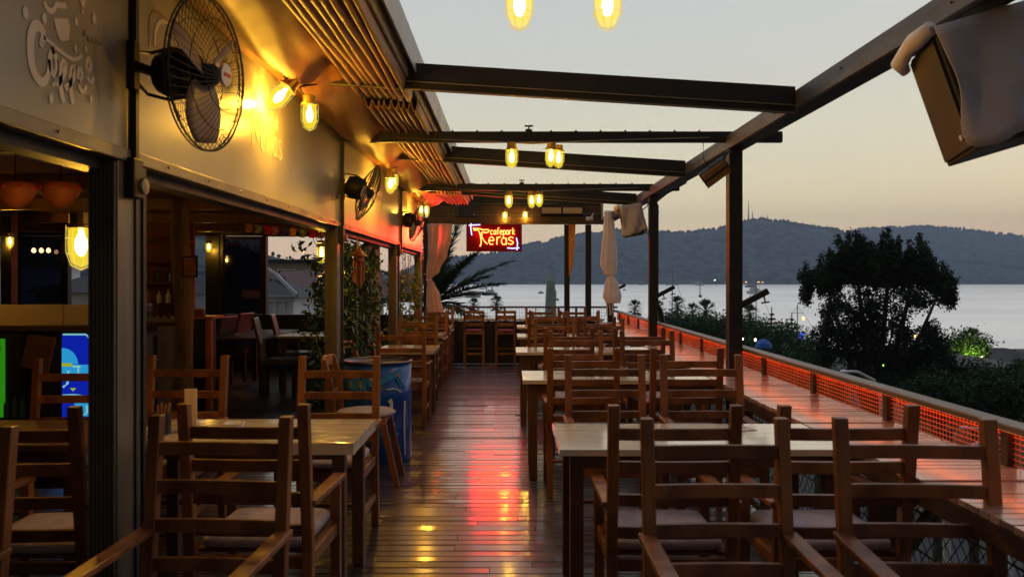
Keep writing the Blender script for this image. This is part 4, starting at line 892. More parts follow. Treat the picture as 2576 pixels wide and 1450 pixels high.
# ------------------------------------------------------------------ fans
def fan(lab, mount, centre, face, rad, roll=0):
    """wall fan: bracket at mount, hub at centre, looking along face"""
    t = thing('wall_fan', lab, 'fan', mount, (0, 0, 0), 'black wall fans on the hanging rods'); Mo = Vector(mount); C = Vector(centre) - Mo
    f = Vector(face).normalized(); q = f.to_track_quat('Z', 'Y').to_matrix()
    def T(x, y, z): return C + q @ Vector((x, y, z))
    mb = MB(); mb.lathe([(.03, -.20), (.075, -.19), (.092, -.15), (.094, -.08), (.08, -.04), (.05, -.035)], C, 16, q); mb.build('motor', 'steel', t, smooth=True)
    mb = MB(); mb.tube([(0, 0, 0), C + q @ Vector((0, 0, -.2))], .02, 8); mb.tube([T(0, -.0, -.05), T(0, .085, -.07), T(0, .10, -.15), T(0, .08, -.24), Vector((0, 0, .05))], .007, 6); mb.tube([T(0, 0, -.05), T(0, -.085, -.07), T(0, -.10, -.15), T(0, -.08, -.24), Vector((0, 0, -.05))], .007, 6)
    mb.box(-.02, .012, -.02, .02, -.09, .09); mb.build('bracket', 'steel', t)
    mb = MB(); n = 52; dep = .075
    for s in (-1, 1):
        for k in range(n):
            a = 2 * PI * k / n; pts = []
            for j in range(6):
                u = .16 + .84 * j / 5; zz = s * dep * (1 - u ** 2.6) + (.0); tw = s * .35 * (1 - u); pts.append(T(math.cos(a + tw) * rad * u, math.sin(a + tw) * rad * u, zz))
            mb.tube(pts, .0013, 3)
        for u in (.16, .45, .72): mb.tube([T(math.cos(2 * PI * k / 40) * rad * u, math.sin(2 * PI * k / 40) * rad * u, s * dep * (1 - u ** 2.6)) for k in range(41)], .0018, 4)
    mb.tube([T(math.cos(2 * PI * k / 48) * rad, math.sin(2 * PI * k / 48) * rad, .008) for k in range(49)], .0045, 5); mb.tube([T(math.cos(2 * PI * k / 48) * rad, math.sin(2 * PI * k / 48) * rad, -.008) for k in range(49)], .0035, 5)
    mb.build('wire_guard', 'steel', t)
    for k in range(3):
        a0 = roll + k * 2 * PI / 3; mb = MB(); rings = []
        for j in range(8):
            u = j / 7; r = rad * (.14 + .76 * u); wd = rad * (.16 + .36 * math.sin(PI * (.12 + .74 * u))); ring = []
            for i in range(5):
                vv = (i / 4 - .5); ang = a0 + vv * wd / max(r, .02) + .25 * u; ring.append(T(math.cos(ang) * r, math.sin(ang) * r, vv * wd * .45 - .01))
            rings.append(ring)
        mb.loft(rings, closed=False, cap=False); o = mb.build('blade', 'blade', t, smooth=True); o.modifiers.new('th', 'SOLIDIFY').thickness = .003
    mb = MB(); mb.lathe([(.035, -.045), (.045, -.02), (.04, .03), (.03, .045), (.01, .05)], C, 14, q); mb.build('hub', 'steel', t, smooth=True)
    mb = MB(); mb.lathe([(.042, dep - .002), (.042, dep + .005), (.02, dep + .007), (.001, dep + .007)], C, 16, q); bd = mb.build('badge', 'print', t)
    mb = MB(); mb.obox(T(0, 0, dep + .009), (.05, .012, .002), q); mb.build('badge_mark', 'red', bd)
fan('large black wall fan nearest the camera in front of the script lettering', (-1.40, 2.97, 2.30), (-1.165, 3.07, 2.29), (.985, -.12, -.05), .29, .4)
fan('black wall fan on the middle rod, tilted downwards', (-1.40, 6.74, 2.27), (-1.20, 6.78, 2.24), (.9, .08, -.36), .25, 1.2)
fan('black wall fan on the farthest rod near the pink curtain', (-1.40, 10.45, 2.30), (-1.21, 10.5, 2.25), (.93, -.12, -.30), .25, 2)

# ------------------------------------------------------------------ neon sign
t = thing('neon_sign', 'red neon sign with yellow lettering hanging from the end header', 'neon sign', (0, 14.2, 0))
X0, Z1 = (1173 - 1280) * 14.2 / F, H + (703 - 563) * 14.2 / F; SW = 140 * 14.2 / F; SH = 69 * 14.2 / F
mb = MB(); mb.box(X0, X0 + SW, 0, .03, Z1 - SH, Z1); mb.build('board', 'redboard', t, .003)
mb = MB(); mb.box(X0 + .2, X0 + .215, .01, .02, Z1, Z1 + .06); mb.box(X0 + SW - .2, X0 + SW - .185, .01, .02, Z1, Z1 + .06); mb.build('hanger', 'steel', t)
def np_(cx, cy): return Vector((X0 + (cx - 575) / 1395 * SW, -.028, Z1 - (cy - 150) / 680 * SH))
mb = MB()
for st in ([(755, 245), (765, 300), (800, 310), (870, 290), (900, 350), (925, 410), (945, 540), (955, 620), (920, 710)], [(770, 265), (850, 262), (930, 275), (990, 300), (1060, 295), (1150, 290), (1140, 345), (1060, 375), (1000, 345), (960, 365), (945, 420), (990, 520), (1040, 590), (1105, 650)], [(985, 420), (955, 400)], [(900, 350), (925, 410)]):
    mb.tube([np_(*p) for p in smoothpts(st, 2)], .0105, 6)
st, _ = word('cafepark', 70, .12)
for s_ in st: mb.tube([np_(1180 + p[0] * 1.0, 412 - p[1] * (118 if False else 105)) for p in s_], .0080, 5)
for ch, x, y, w, h_ in (('e', 1130, 660, 155, 185), ('r', 1320, 660, 150, 190), ('a', 1450, 665, 150, 175), ('s', 1610, 655, 165, 180)):
    for s_ in GLY[ch]: mb.tube([np_(x + p[0] * w, y - p[1] * h_) for p in s_], .0105, 6)
mb.build('yellow_tubes', 'neon', t)
mb = MB()
for grp in (([(640, 185), (930, 172)], [(695, 140), (690, 260), (715, 430)]), ([(1830, 495), (1860, 620), (1845, 800)], [(1600, 745), (1750, 755), (1905, 742)])):
    mb = MB()
    for st in grp: mb.tube([np_(*p) for p in st], .0105, 6)
    mb.build('blue_tubes', 'neonb', t)
for fx in (.2, .4, .6, .8): point((X0 + SW * fx, -.07, Z1 - SH * (.5 if fx > .3 else .4)), .55, (1, .02, .01), .03, t, 'neon_glow')
ls_ = bpy.data.lights.new('neon_glow', 'SPOT'); ls_.energy = 330; ls_.color = (1, .055, .02); ls_.spot_size = R(118); ls_.spot_blend = 1; ls_.shadow_soft_size = .12
o = bpy.data.objects.new('neon_glow', ls_); col.objects.link(o); o.parent = t; o.location = (X0 - .03, -.06, Z1 - SH * .45); o.rotation_euler = Vector((.86, .5, -.02)).to_track_quat('Z', 'Y').to_euler()
l = bpy.data.lights.new('neon_glow', 'AREA'); l.shape = 'RECTANGLE'; l.size = SW * .8; l.size_y = SH * .7; l.energy = 22; l.color = (1, .012, .006)
o = bpy.data.objects.new('neon_glow', l); col.objects.link(o); o.parent = t; o.location = (X0 + SW / 2, -.07, Z1 - SH / 2); o.rotation_euler = (R(90), 0, 0)
o.rotation_euler = (R(-90), 0, 0)

# ------------------------------------------------------------------ speakers, heaters, camera, banner, pipe, curtains
def speaker(lab, loc, rot, w, h_, dp, cloth):
    t = thing('loudspeaker', lab, 'loudspeaker', loc, (Matrix.Rotation(rot[1], 3, 'Y') @ Matrix.Rotation(rot[0], 3, 'X') @ Matrix.Rotation(rot[2], 3, 'Z')).to_euler())
    mb = MB(); mb.poly([(-w / 2, -dp / 2, -h_ / 2), (w / 2, -dp / 2, -h_ / 2), (w * .36, dp / 2, -h_ / 2), (-w * .36, dp / 2, -h_ / 2)], (0, 0, h_)); mb.build('cabinet', 'spk', t, .008)
    mb = MB(); mb.box(-w * .44, w * .44, -dp / 2 - .012, -dp / 2 - .002, -h_ * .46, h_ * .46); mb.build('grille', 'dark', t)
    mb = MB(); mb.lathe([(.012, 0), (.012, .006)], (w * .3, -dp / 2 - .012, -h_ * .36), 8, Matrix.Rotation(PI / 2, 3, 'X')); mb.build('badge', 'plastic', t)
    if cloth:
        mb = MB(); rings = []
        for i in range(12):
            u = i / 11; ring = []
            for j in range(24):
                v = j / 23; th = v; wob = .016 * math.sin(th * 17 + u * 5) * (.2 + u) + .008 * math.sin(th * 41 - u * 9) * u + .012
                # from the front right edge round the right side, the back and to the left
                path = [(w / 2 + .012, -dp / 2 - .02), (w * .36 + .03, dp / 2 + .015), (-w * .36 - .02, dp / 2 + .015)]
                s_ = th * 2; a, b_ = (path[0], path[1]) if s_ < 1 else (path[1], path[2]); f_ = s_ if s_ < 1 else s_ - 1
                z = h_ * .54 - u * h_ * (.99 + .05 * math.sin(th * 9) + .03 * math.sin(th * 23)); ring.append(Vector((a[0] + (b_[0] - a[0]) * f_ + wob, a[1] + (b_[1] - a[1]) * f_ + wob, z)))
            rings.append(ring)
        mb.loft(rings, closed=False, cap=False); o = mb.build('cloth_cover', 'cloth', t, smooth=True); o.modifiers.new('th', 'SOLIDIFY').thickness = .006
        mb = MB(); mb.poly([(-w / 2 - .01, -dp / 2 - .02, 0), (w / 2 + .012, -dp / 2 - .02, 0), (w * .36 + .03, dp / 2 + .015, 0), (-w * .36 - .02, dp / 2 + .015, 0)], (0, 0, .012))
        o = mb.build('cover_top', 'cloth', t); o.location = (0, 0, h_ * .53)
        mb = MB(); mb.tube([(w * .52, -dp / 2 - .01, h_ * .55), (w * .2, -dp / 2 - .05, h_ * .53), (-w * .1, -dp / 2 - .04, h_ * .55), (-w * .5, -dp / 2 - .045, h_ * .5), (-w * .58, -dp / 2 - .02, h_ * .42)], [.03, .038, .03, .036, .022], 10); mb.build('rolled_cloth', 'curtain', t, smooth=True)
    mb = MB(); mb.tube([(w * .3, dp / 2, .1), (w * .45, dp / 2 + .1, .16), (w * .5, dp / 2 + .16, .3)], .008, 6); mb.build('bracket', 'steel', t)
    return t
# near one: front faces left into the aisle, cloth on its camera side
speaker('large loudspeaker half covered by a grey cloth, hanging at the top right', (1.97, 3.3, 2.285), (R(-8), R(-15), R(-97)), .30, .50, .34, True)
speaker('smaller cloth covered loudspeaker beside the second tall post', (1.70, 11.0, 2.305), (R(-4), R(-9), R(-96)), .24, .40, .27, True)
speaker('black loudspeaker on the end header left of the lamps', (-.79, 14.4, 2.76), (0, 0, R(25)), .38, .25, .28, False)
t = thing('patio_heater', 'tilted slatted heater with painted orange lamplight at the top of the nearest tall post', 'heater', (1.685, 6.5, 2.38), (Matrix.Rotation(R(-37), 3, 'Y') @ Matrix.Rotation(R(-14), 3, 'Z') @ Matrix.Rotation(R(22), 3, 'X')).to_euler())
mb = MB(); mb.box(-.12, .12, -.035, .03, -.07, .07); mb.build('housing', 'steel', t, .004)
mb = MB(); mb.box(-.11, .11, -.045, -.036, -.06, .06); mb.build('reflector', 'lamplit', t)
mb = MB()
for k in range(12): mb.box(-.112 + k * .02, -.112 + k * .02 + .003, -.055, -.046, -.062, .062)
mb.box(-.112, .112, -.058, -.046, -.006, .006); mb.build('grille', 'steel', t)
mb = MB(); mb.tube([(.1, 0, .05), (.16, .05, .05), (.2, .1, .02)], .012, 6); mb.tube([(-.02, 0, .07), (-.01, 0, .16), (.06, .02, .26)], .004, 5); mb.build('bracket', 'steel', t)
for k, px in enumerate((1387, 1440)):
    q = P(px, 531, 14.5); t = thing('strip_heater', ['left of the two strip heaters on the end header', 'right of the two strip heaters on the end header'][k], 'heater', q, (R(-15), 0, 0), 'strip heaters on the end header')
    mb = MB(); mb.box(-.19, .19, -.03, .06, -.08, .08); mb.build('housing', 'steel', t, .004); mb = MB(); mb.box(-.175, .175, -.045, -.031, -.055, .055); mb.build('reflector', 'lamplit', t)
q = P(1484, 550, 14.45); t = thing('security_camera', 'small white security camera on the end header near the corner', 'camera', q, (0, R(20), 0))
mb = MB(); mb.lathe([(.03, -.07), (.038, -.06), (.038, .05), (.02, .06)], (0, 0, 0), 12, Matrix.Rotation(PI / 2.6, 3, 'Y')); mb.build('body', 'plastic', t, smooth=True); mb = MB(); mb.tube([(0, 0, 0), (.03, .03, .12)], .012, 6); mb.build('arm', 'plastic', t)
a = P(1431, 563, 14.8); b_ = P(1448, 563, 14.8); mb = MB(); outline = [a, b_, P(1446, 620, 14.8), P(1441, 670, 14.8), P(1433, 697, 14.8), P(1431, 690, 14.8)]
t = thing('hanging_banner', 'narrow orange pointed banner hanging beside the left end post', 'banner', (0, 0, 0)); mb.poly(outline, (0, .012, 0)); mb.build('cloth', 'bannero', t)
mb = MB()
for k in range(6): q = P(1434 + (k % 3) * 3, 575 + k * 15, 14.79); mb.tube([q, q + Vector((.02, 0, -.03)), q + Vector((.0, 0, -.05))], .0035, 4)
mb.build('markings', 'bannermark', t)
mb = MB(); mb.tube([(2.42, 10.9, 2.85), (2.15, 10.85, 2.70), (2.02, 10.82, 2.60), (2.0, 10.8, 2.5), (2.0, 10.8, 1.3), (2.0, 10.8, 1.18), (2.06, 10.82, 1.08), (2.09, 10.83, .95), (2.09, 10.83, .6)], .036, 10)
t = thing('downpipe', 'dark rain downpipe with a bent foot beside the second tall post', 'pipe', (0, 0, 0)); mb.build('pipe', 'steel', t, smooth=True)
for z in (2.4, 1.6): mb = MB(); mb.lathe([(.042, 0), (.042, .03)], (2.0, 10.8, z), 12); mb.build('collar', 'steel', t)
def curtain(lab, prof, d, folds, seed, mt='curtain'):
    """prof: (left px, right px, y px) down the curtain"""
    rn = random.Random(seed); t = thing('tied_curtain', lab, 'curtain', (0, d, 0)); rings = []; pr = []
    for a, b_ in zip(prof, prof[1:]):
        for s in range(6): u = s / 6; u2 = u * u * (3 - 2 * u); pr.append(tuple(a[i] + (b_[i] - a[i]) * (u2 if i < 2 else u) for i in range(3)))
    pr.append(prof[-1])
    for (l_, r_, y) in pr:
        xl = (l_ - 1280) * d / F; xr = (r_ - 1280) * d / F; z = H - (y - 703) * d / F; ring = []; w = (xr - xl)
        for j in range(48):
            a = 2 * PI * j / 48; m_ = 1 + .10 * math.sin(folds * a + y * .006) + .05 * math.sin(folds * 2.3 * a + 1)
            ring.append(Vector(((xl + xr) / 2 + w / 2 * math.cos(a) * min(m_, 1.08), .5 * w * .55 * math.sin(a) * m_, z)))
        rings.append(ring)
    mb = MB(); mb.loft(rings); mb.build('cloth', mt, t, smooth=True)
    return t
t = curtain('pink curtain tied back at the left end of the terrace', [(1077, 1136, 563), (1079, 1133, 600), (1078, 1124, 640), (1074, 1106, 680), (1073, 1085, 703), (1075, 1093, 712), (1074, 1106, 740), (1073, 1116, 790)], 14.45, 9, 1, 'curtainp')
mb = MB(); q = P(1079, 704, 14.45); mb.tube([q - Vector((.05, 14.52, 0)), q - Vector((-.05, 14.52, 0)), q - Vector((-.05, 14.38, 0)), q - Vector((.05, 14.38, 0))], .008, 5); mb.build('tie', 'curtain', t)
t = curtain('white curtain tied in a bundle at the right corner of the terrace', [(1521, 1542, 530), (1518, 1546, 580), (1512, 1551, 640), (1511, 1552, 665), (1519, 1549, 688), (1528, 1546, 695), (1521, 1556, 715), (1517, 1563, 745), (1524, 1560, 762)], 14.3, 8, 2)
for (px0, px1) in ((1526, 1524), (1532, 1534), (1540, 1538)):
    mb = MB(); mb.tube([P(px0, 760, 14.3) - Vector((0, 14.3, 0)), P((px0 + px1) / 2 + 2, 778, 14.3) - Vector((0, 14.3, 0)), P(px1, 792, 14.3) - Vector((0, 14.3, 0))], [.014, .01, .006], 5); mb.build('tie_string', 'curtain', t)

# ------------------------------------------------------------------ furniture
def make_chair():
    t = thing('wooden_armchair', '', 'chair', group='wooden slat-back armchairs')
    w = .25; pw = .042
    def by(z): return -.205 - max(0, z - .45) * .115
    for s in (-1, 1):
        x = s * (w - pw / 2); mb = MB()
        mb.loft([[Vector((x + a * pw / 2, by(z) + b * (pw / 2) + off, z)) for a, b in ((-1, -1), (1, -1), (1, 1), (-1, 1))] for z, off in ((0, -.03), (.45, 0), (.75, 0), (1.03, 0))])
        mb.build('leg', 'chair', t, .004)
        mb = MB(); mb.box(x - pw / 2, x + pw / 2, .205, .247, 0, .622); mb.build('leg', 'chair', t, .004)
        mb = MB(); xa = s * (w - .012); mb.strip([(xa, -.232, .645), (xa, .0, .638), (xa, .265, .632)], .056, .022); mb.build('armrest', 'chair', t, .004)
        mb = MB(); mb.box(x - .011, x + .011, -.18, .205, .385, .435); mb.build('side_rail', 'chair', t, .003); mb = MB(); mb.box(x - .010, x + .010, -.2, .205, .17, .205); mb.build('side_rail', 'chair', t, .003)
    for k, z in enumerate((.918, .79, .662, .535)):
        mb = MB(); pts = []
        for i in range(7):
            u = i / 6 * 2 - 1; pts.append((u * (w - pw + .004), by(z) - .010 * (1 - u * u) + .004, z))
        mb.strip(pts, .020, .046); mb.build('back_slat', 'chair', t, .003)
    for ya_ in (.212, -.215): mb = MB(); mb.box(-w + pw, w - pw, ya_, ya_ + .024, .385, .435); mb.build('seat_apron', 'chair', t, .003)
    mb = MB(); mb.box(-w + .03, w - .03, -.18, .235, .437, .449); mb.build('seat_board', 'chair', t)
    mb = MB(); mb.box(-w + pw, w - pw, -.01, .02, .178, .20); mb.build('stretcher', 'chair', t, .003)
    mb = MB(); rings = []
    for (s, z) in ((.93, .450), (1.0, .462), (1.0, .482), (.94, .496), (.7, .502), (.2, .504)):
        ring = []
        for j in range(28):
            a = 2 * PI * j / 28; ca, sa = math.cos(a), math.sin(a); e_ = .22
            ring.append(Vector((math.copysign(abs(ca) ** e_, ca) * .212 * s, .025 + math.copysign(abs(sa) ** e_, sa) * .212 * s, z)))
        rings.append(ring)
    mb.loft(rings); mb.build('cushion', 'cushion', t, smooth=True)
    return t
chair0 = make_chair(); used = [False]
rc = random.Random(12)
def chair(x, yback, away, lab, w=1.0, rz=None, group='wooden slat-back armchairs'):
    """yback: distance of the top of the back posts"""
    o = chair0 if not used[0] else copy_tree(chair0); used[0] = True
    rot = (0 if away else PI) + rc.uniform(-.03, .03) if rz is None else rz
    o.location = (x, yback + (.272 if away else -.272), .001); o.rotation_euler = (0, 0, rot); o.scale = (w, 1, 1); o['label'] = lab; o['group'] = group
    return o
ordn = ['nearest', 'second', 'third', 'fourth', 'fifth']
def clab(side, seat, row, away):
    if away: return f'armchair seen from behind at the {ordn[row]} right-hand table, {seat}'
    return f'armchair facing us behind the {ordn[row]} right-hand table, {seat}'
# right-hand block: (distance of back, x aisle-side, x rail-side)
chair(.70, 2.70, False, 'nearest wooden armchair facing us right of the aisle, aisle-side seat', 1.0, PI + .01); chair(1.36, 2.70, False, 'nearest wooden armchair facing us right of the aisle, rail-side seat', 1.07, PI - .05)
for r, (y, xa, xb, wa, wb) in enumerate(((2.98, .623, 1.27, 1, 1.05), (5.46, .512, 1.23, 1, 1), (7.78, .597, 1.28, 1, 1.02), (10.05, .49, 1.10, 1, 1), (12.15, .55, 1.14, 1, 1))):
    chair(xa, y, True, clab('right', 'aisle-side seat', r, True), wa); chair(xb, y, True, clab('right', 'rail-side seat', r, True), wb)
for r, (y, xa, xb, wa, wb) in enumerate(((4.98, .602, 1.205, 1, 1.03), (7.32, .61, 1.27, 1, 1), (9.6, .547, 1.15, 1, 1), (11.75, .575, 1.09, 1, 1), (13.72, .527, 1.09, 1, 1))):
    chair(xa, y, False, clab('right', 'aisle-side seat', r, False), wa); chair(xb, y, False, clab('right', 'rail-side seat', r, False), wb)
# left-hand block
chair(-1.01, 2.75, False, 'nearest wooden armchair facing us left of the aisle', 1, PI - .06)
chair(-.996, 3.01, True, 'wooden armchair with its back to us at the thick nearest left table', 1, -.03)
chair(-1.045, 4.90, False, 'wooden armchair facing us behind the thick nearest left table, before the blue drum')
chair(-1.08, 7.95, True, 'wooden armchair with its back to us right behind the blue drum', 1.0)
chair(-1.13, 9.95, False, 'wooden armchair facing us behind the second left table')
chair(-1.19, 10.5, True, 'wooden armchair with its back to us at the third left table')
chair(-1.18, 12.0, False, 'wooden armchair facing us between the third and fourth left tables'); chair(-1.19, 12.35, True, 'wooden armchair with its back to us at the farthest left table')
chair(-1.2, 13.75, False, 'farthest wooden armchair left of the aisle, beside the pink curtain')
chair(-2.0, 4.95, False, 'wooden armchair just right of the nearest column in the pavilion')
chair(-2.57, 4.75, False, 'wooden armchair left of the nearest column in front of the bar')
chair(-1.845, 2.94, True, 'dark wooden armchair with its back to us left of the nearest column'); chair(-1.84, 2.56, False, 'dark wooden armchair facing us at the left picture edge, only its post showing')
# two plain side chairs by the drum, turned sideways
def side_chair(lab, loc, rz):
    t = thing('side_chair', lab, 'chair', loc, (0, 0, rz), 'plain side chairs by the blue drum')
    for s in (-1, 1):
        mb = MB(); mb.loft([[Vector((s * .185 + a * .016, y + b * .02, z)) for a, b in ((-1, -1), (1, -1), (1, 1), (-1, 1))] for z, y in ((0, -.27), (.45, -.19), (.75, -.21), (.92, -.26))]); mb.build('leg', 'chair', t, .003)
        mb = MB(); mb.loft([[Vector((s * .185 + a * .018, y + b * .022, z)) for a, b in ((-1, -1), (1, -1), (1, 1), (-1, 1))] for z, y in ((0, .27), (.46, .17))]); mb.build('leg', 'chair', t, .003)
    mb = MB(); mb.strip([(-.20, -.262, .89), (0, -.285, .90), (.20, -.262, .89)], .02, .075); mb.build('top_rail', 'orange', t, .003)
    mb = MB(); mb.strip([(-.19, -.215, .66), (0, -.23, .66), (.19, -.215, .66)], .018, .04); mb.build('back_slat', 'chair', t, .003)
    mb = MB(); mb.box(-.18, .18, -.19, .19, .455, .49); mb.build('seat', 'chair', t, .004)
    mb = MB(); mb.lathe([(.15, .491), (.215, .497), (.225, .512), (.2, .528), (.1, .534), (.01, .534)], (0, .02, 0), 20); mb.build('cushion', 'cushion', t, smooth=True)
side_chair('side chair with a round pale cushion turned sideways before the blue drum', (-1.09, 5.95, 0), R(-88))
side_chair('side chair turned sideways behind the blue drum, only its top rail showing', (-1.25, 7.35, 0), R(-95))
# tables
def table(lab, x0, x1, y0, y1, th=.03, m='table', item=None):
    cx = (x0 + x1) / 2; cy = (y0 + y1) / 2; w = (x1 - x0) / 2; d = (y1 - y0) / 2
    t = thing('wooden_table', lab, 'table', (cx, cy, .001), (0, 0, rc.uniform(-.006, .006)), 'wooden tables of the terrace')
    mb = MB(); n = 5
    for k in range(n): a = -d + 2 * d * k / n; mb.box(-w, w, a + .0008, a + 2 * d / n - .0008, .75 - th, .75)
    mb.build('tabletop', m, t, .002)
    for ya_ in (-d + .05, d - .075): mb = MB(); mb.box(-w + .06, w - .06, ya_, ya_ + .025, .66, .749 - th); mb.build('apron', 'tabledark', t)
    for sx in (-1, 1):
        for sy in (-1, 1): mb = MB(); mb.box(sx * (w - .08) - .03, sx * (w - .08) + .03, sy * (d - .07) - .03, sy * (d - .07) + .03, 0, .749 - th); mb.build('leg', 'tabledark', t, .003)
for r, (x0, y0, y1) in enumerate(((.225, 3.51, 4.14), (.105, 5.93, 6.55), (.075, 8.2, 8.85), (.11, 10.4, 11.08), (.13, 12.6, 13.22))):
    table(f'wooden table reaching from the aisle to the slatted shelf, {ordn[r]} of the right-hand row', x0, 1.525, y0, y1)
table('thick wooden table lit gold, nearest left of the aisle', -1.85, -.715, 3.66, 4.28, .058)
table('wooden table behind the blue drum left of the aisle', -1.42, -.79, 8.4, 9.12, .04); table('third wooden table left of the aisle', -1.42, -.90, 10.75, 11.42, .04); table('farthest wooden table left of the aisle', -1.42, -.92, 12.75, 13.22, .04)
table('dark wooden table left of the nearest column in front of the bar', -3.0, -1.93, 3.6, 4.25, .03, 'tabledark')
table('table with a pale top standing under the open window beside the second column', -3.1, -1.8, 10.6, 11.4)
# bar stools
def stool(lab, x, y):
    t = thing('bar_stool', lab, 'stool', (x, y, 0), (0, 0, 0), 'bar stools at the end counter'); w = .18
    for s in (-1, 1):
        mb = MB(); mb.loft([[Vector((s * (w - .018) + a * .018, yy + b * .018, z)) for a, b in ((-1, -1), (1, -1), (1, 1), (-1, 1))] for z, yy in ((0, -.20), (.6, -.16), (.965, -.20))]); mb.build('leg', 'chair', t, .003)
        mb = MB(); mb.box(s * (w - .018) - .018, s * (w - .018) + .018, .14, .176, 0, .575); mb.build('leg', 'chair', t, .003)
    for z, h_ in ((.94, .05), (.85, .065), (.72, .05)): mb = MB(); mb.box(-w + .03, w - .03, -.2 + (.96 - z) * .1, -.18 + (.96 - z) * .1, z - h_ / 2, z + h_ / 2); mb.build('back_slat', 'chair', t, .003)
    mb = MB(); mb.box(-w, w, -.17, .18, .55, .592); mb.build('seat', 'chair', t, .004)
    mb = MB(); mb.lathe([(.14, .593), (.172, .6), (.172, .618), (.13, .63), (.01, .632)], (0, .0, 0), 20); mb.build('cushion', 'cushred', t, smooth=True)
    mb = MB(); mb.box(-w + .03, w - .03, -.19, -.165, .2, .235); mb.build('footrest', 'chair', t, .003); mb = MB(); mb.box(-w + .03, w - .03, .145, .17, .26, .29); mb.build('footrest', 'chair', t, .003)
stool('bar stool with a red cushion at the end counter, left one', -.605, 13.95); stool('bar stool with a red cushion at the end counter, right one', -.055, 13.95)
# blue drum
t = thing('metal_drum', 'blue painted metal drum with a white number on its side, standing left of the aisle', 'drum', (-1.11, 6.72, 0))
pr = [(.275, .0), (.285, .01)]
for z in (.28, .56): pr += [(.283, z - .02), (.291, z), (.283, z + .02)]
pr += [(.283, .80)]
mb = MB(); mb.lathe(pr, (0, 0, 0), 40); mb.build('barrel', 'bluedrum', t, smooth=True)
mb = MB(); mb.lathe([(.284, .801), (.293, .805), (.293, .822), (.28, .828), (.274, .82), (.274, .812)], (0, 0, 0), 40); mb.build('rim', 'bluedark', t, smooth=True)
mb = MB(); mb.lathe([(.272, .80), (.272, .811), (.01, .811)], (0, 0, 0), 36); mb.build('lid', 'drumtop', t)
def dpt(a, z, r=.2915): return Vector((r * math.cos(a), r * math.sin(a), z))
def dstroke(mb, pts, w):   # pts in (angle degrees, z)
    q = smoothpts(pts, 1); rings = []
    for i, (a, z) in enumerate(q):
        a0, z0 = q[max(i - 1, 0)]; a1, z1 = q[min(i + 1, len(q) - 1)]; da, dz = R(a1 - a0) * .29, z1 - z0; l_ = math.hypot(da, dz) or 1; nx, nz_ = -dz / l_ * w / 2, da / l_ * w / 2
        rings.append([dpt(R(a) + nx / .29, z + nz_, .2935), dpt(R(a) - nx / .29, z - nz_, .2935), dpt(R(a) - nx / .29, z - nz_, .288), dpt(R(a) + nx / .29, z + nz_, .288)])
    mb.loft(rings)
mb = MB(); dstroke(mb, [(-62, .50), (-58, .53), (-58, .40), (-58, .32)], .026); dstroke(mb, [(-64, .32), (-52, .32)], .02); dstroke(mb, [(-78, .42), (-66, .42)], .022); dstroke(mb, [(-72, .46), (-72, .38)], .02); dstroke(mb, [(-66, .61), (-52, .615), (-40, .58)], .008); dstroke(mb, [(-30, .05), (-32, .3), (-31, .5)], .014)
mb.build('number', 'whitemark', t)
mb = MB(); dstroke(mb, [(-40, .76), (-70, .68), (-95, .66)], .05); dstroke(mb, [(-88, .66), (-78, .56), (-84, .44)], .05); dstroke(mb, [(-50, .70), (-38, .62)], .014); dstroke(mb, [(-44, .70), (-30, .6)], .012); dstroke(mb, [(-115, .72), (-118, .6)], .06); dstroke(mb, [(-100, .72), (-104, .6)], .05); dstroke(mb, [(-95, .3), (-60, .2), (-45, .25)], .03)
mb.build('painted_figures', 'bluepale', t)
mb = MB(); dstroke(mb, [(-109, .68), (-108, .62)], .02); dstroke(mb, [(-48, .74), (-44, .70)], .014); mb.build('flame_marks', 'printo', t)

# things on the thick left table
t = thing('menu_stand', 'clear upright menu stand on the thick left table', 'menu stand', (-1.60, 4.0, .752)); mb = MB(); mb.box(-.03, .03, -.004, .004, .015, .2); mb.build('card', 'pink', t); mb = MB(); mb.box(-.035, .035, -.03, .03, 0, .014); mb.build('foot', 'glassc', t)
t = thing('condiment_holder', 'black cutlery holder beside the menu stand on the thick left table', 'holder', (-1.68, 3.86, .752)); mb = MB(); mb.lathe([(.035, 0), (.04, .10), (.036, .10), (.033, .01)], (0, 0, 0), 14); mb.build('cup', 'steel', t); mb = MB()
for k in range(4): mb.tube([(.01 * (k - 1.5), 0, .04), (.02 * (k - 1.5), .01, .14 + .01 * (k % 2))], .006, 5)
mb.build('sachets', 'paper', t)
t = thing('ashtray', 'small glass ashtray on the thick left table', 'ashtray', (-1.38, 4.0, .752)); mb = MB(); mb.lathe([(.04, 0), (.055, .03), (.048, .03), (.035, .01), (.002, .01)], (0, 0, 0), 16); mb.build('dish', 'plastic', t)
for k, y in enumerate((6.2, 8.5, 10.75)):
    q = (.9 + k * .1, y, .752); t = thing('table_glass', ['small glass on the second right-hand table', 'small glass on the third right-hand table', 'small glass on the fourth right-hand table'][k], 'glass', q, group='glasses on the right-hand tables'); mb = MB(); mb.lathe([(.025, 0), (.032, .07), (.03, .07), (.024, .006)], (0, 0, 0), 14); mb.build('tumbler', 'glassc', t)

for k, (x, y) in enumerate(((1.15, 3.98), (.95, 6.35), (.8, 8.62), (.85, 10.85))):
    t = thing('paper_menu', 'flat folded menu card lying on the ' + ordn[k] + ' right-hand table', 'menu', (x, y, .7525), (0, 0, .3 + k), 'menu cards on the right-hand tables'); mb = MB(); mb.box(-.075, .075, -.05, .05, 0, .002); mb.build('card', 'pink', t); mb = MB(); mb.box(-.06, .06, .015, .035, .002, .0026); mb.build('heading_band', 'terracotta', t)

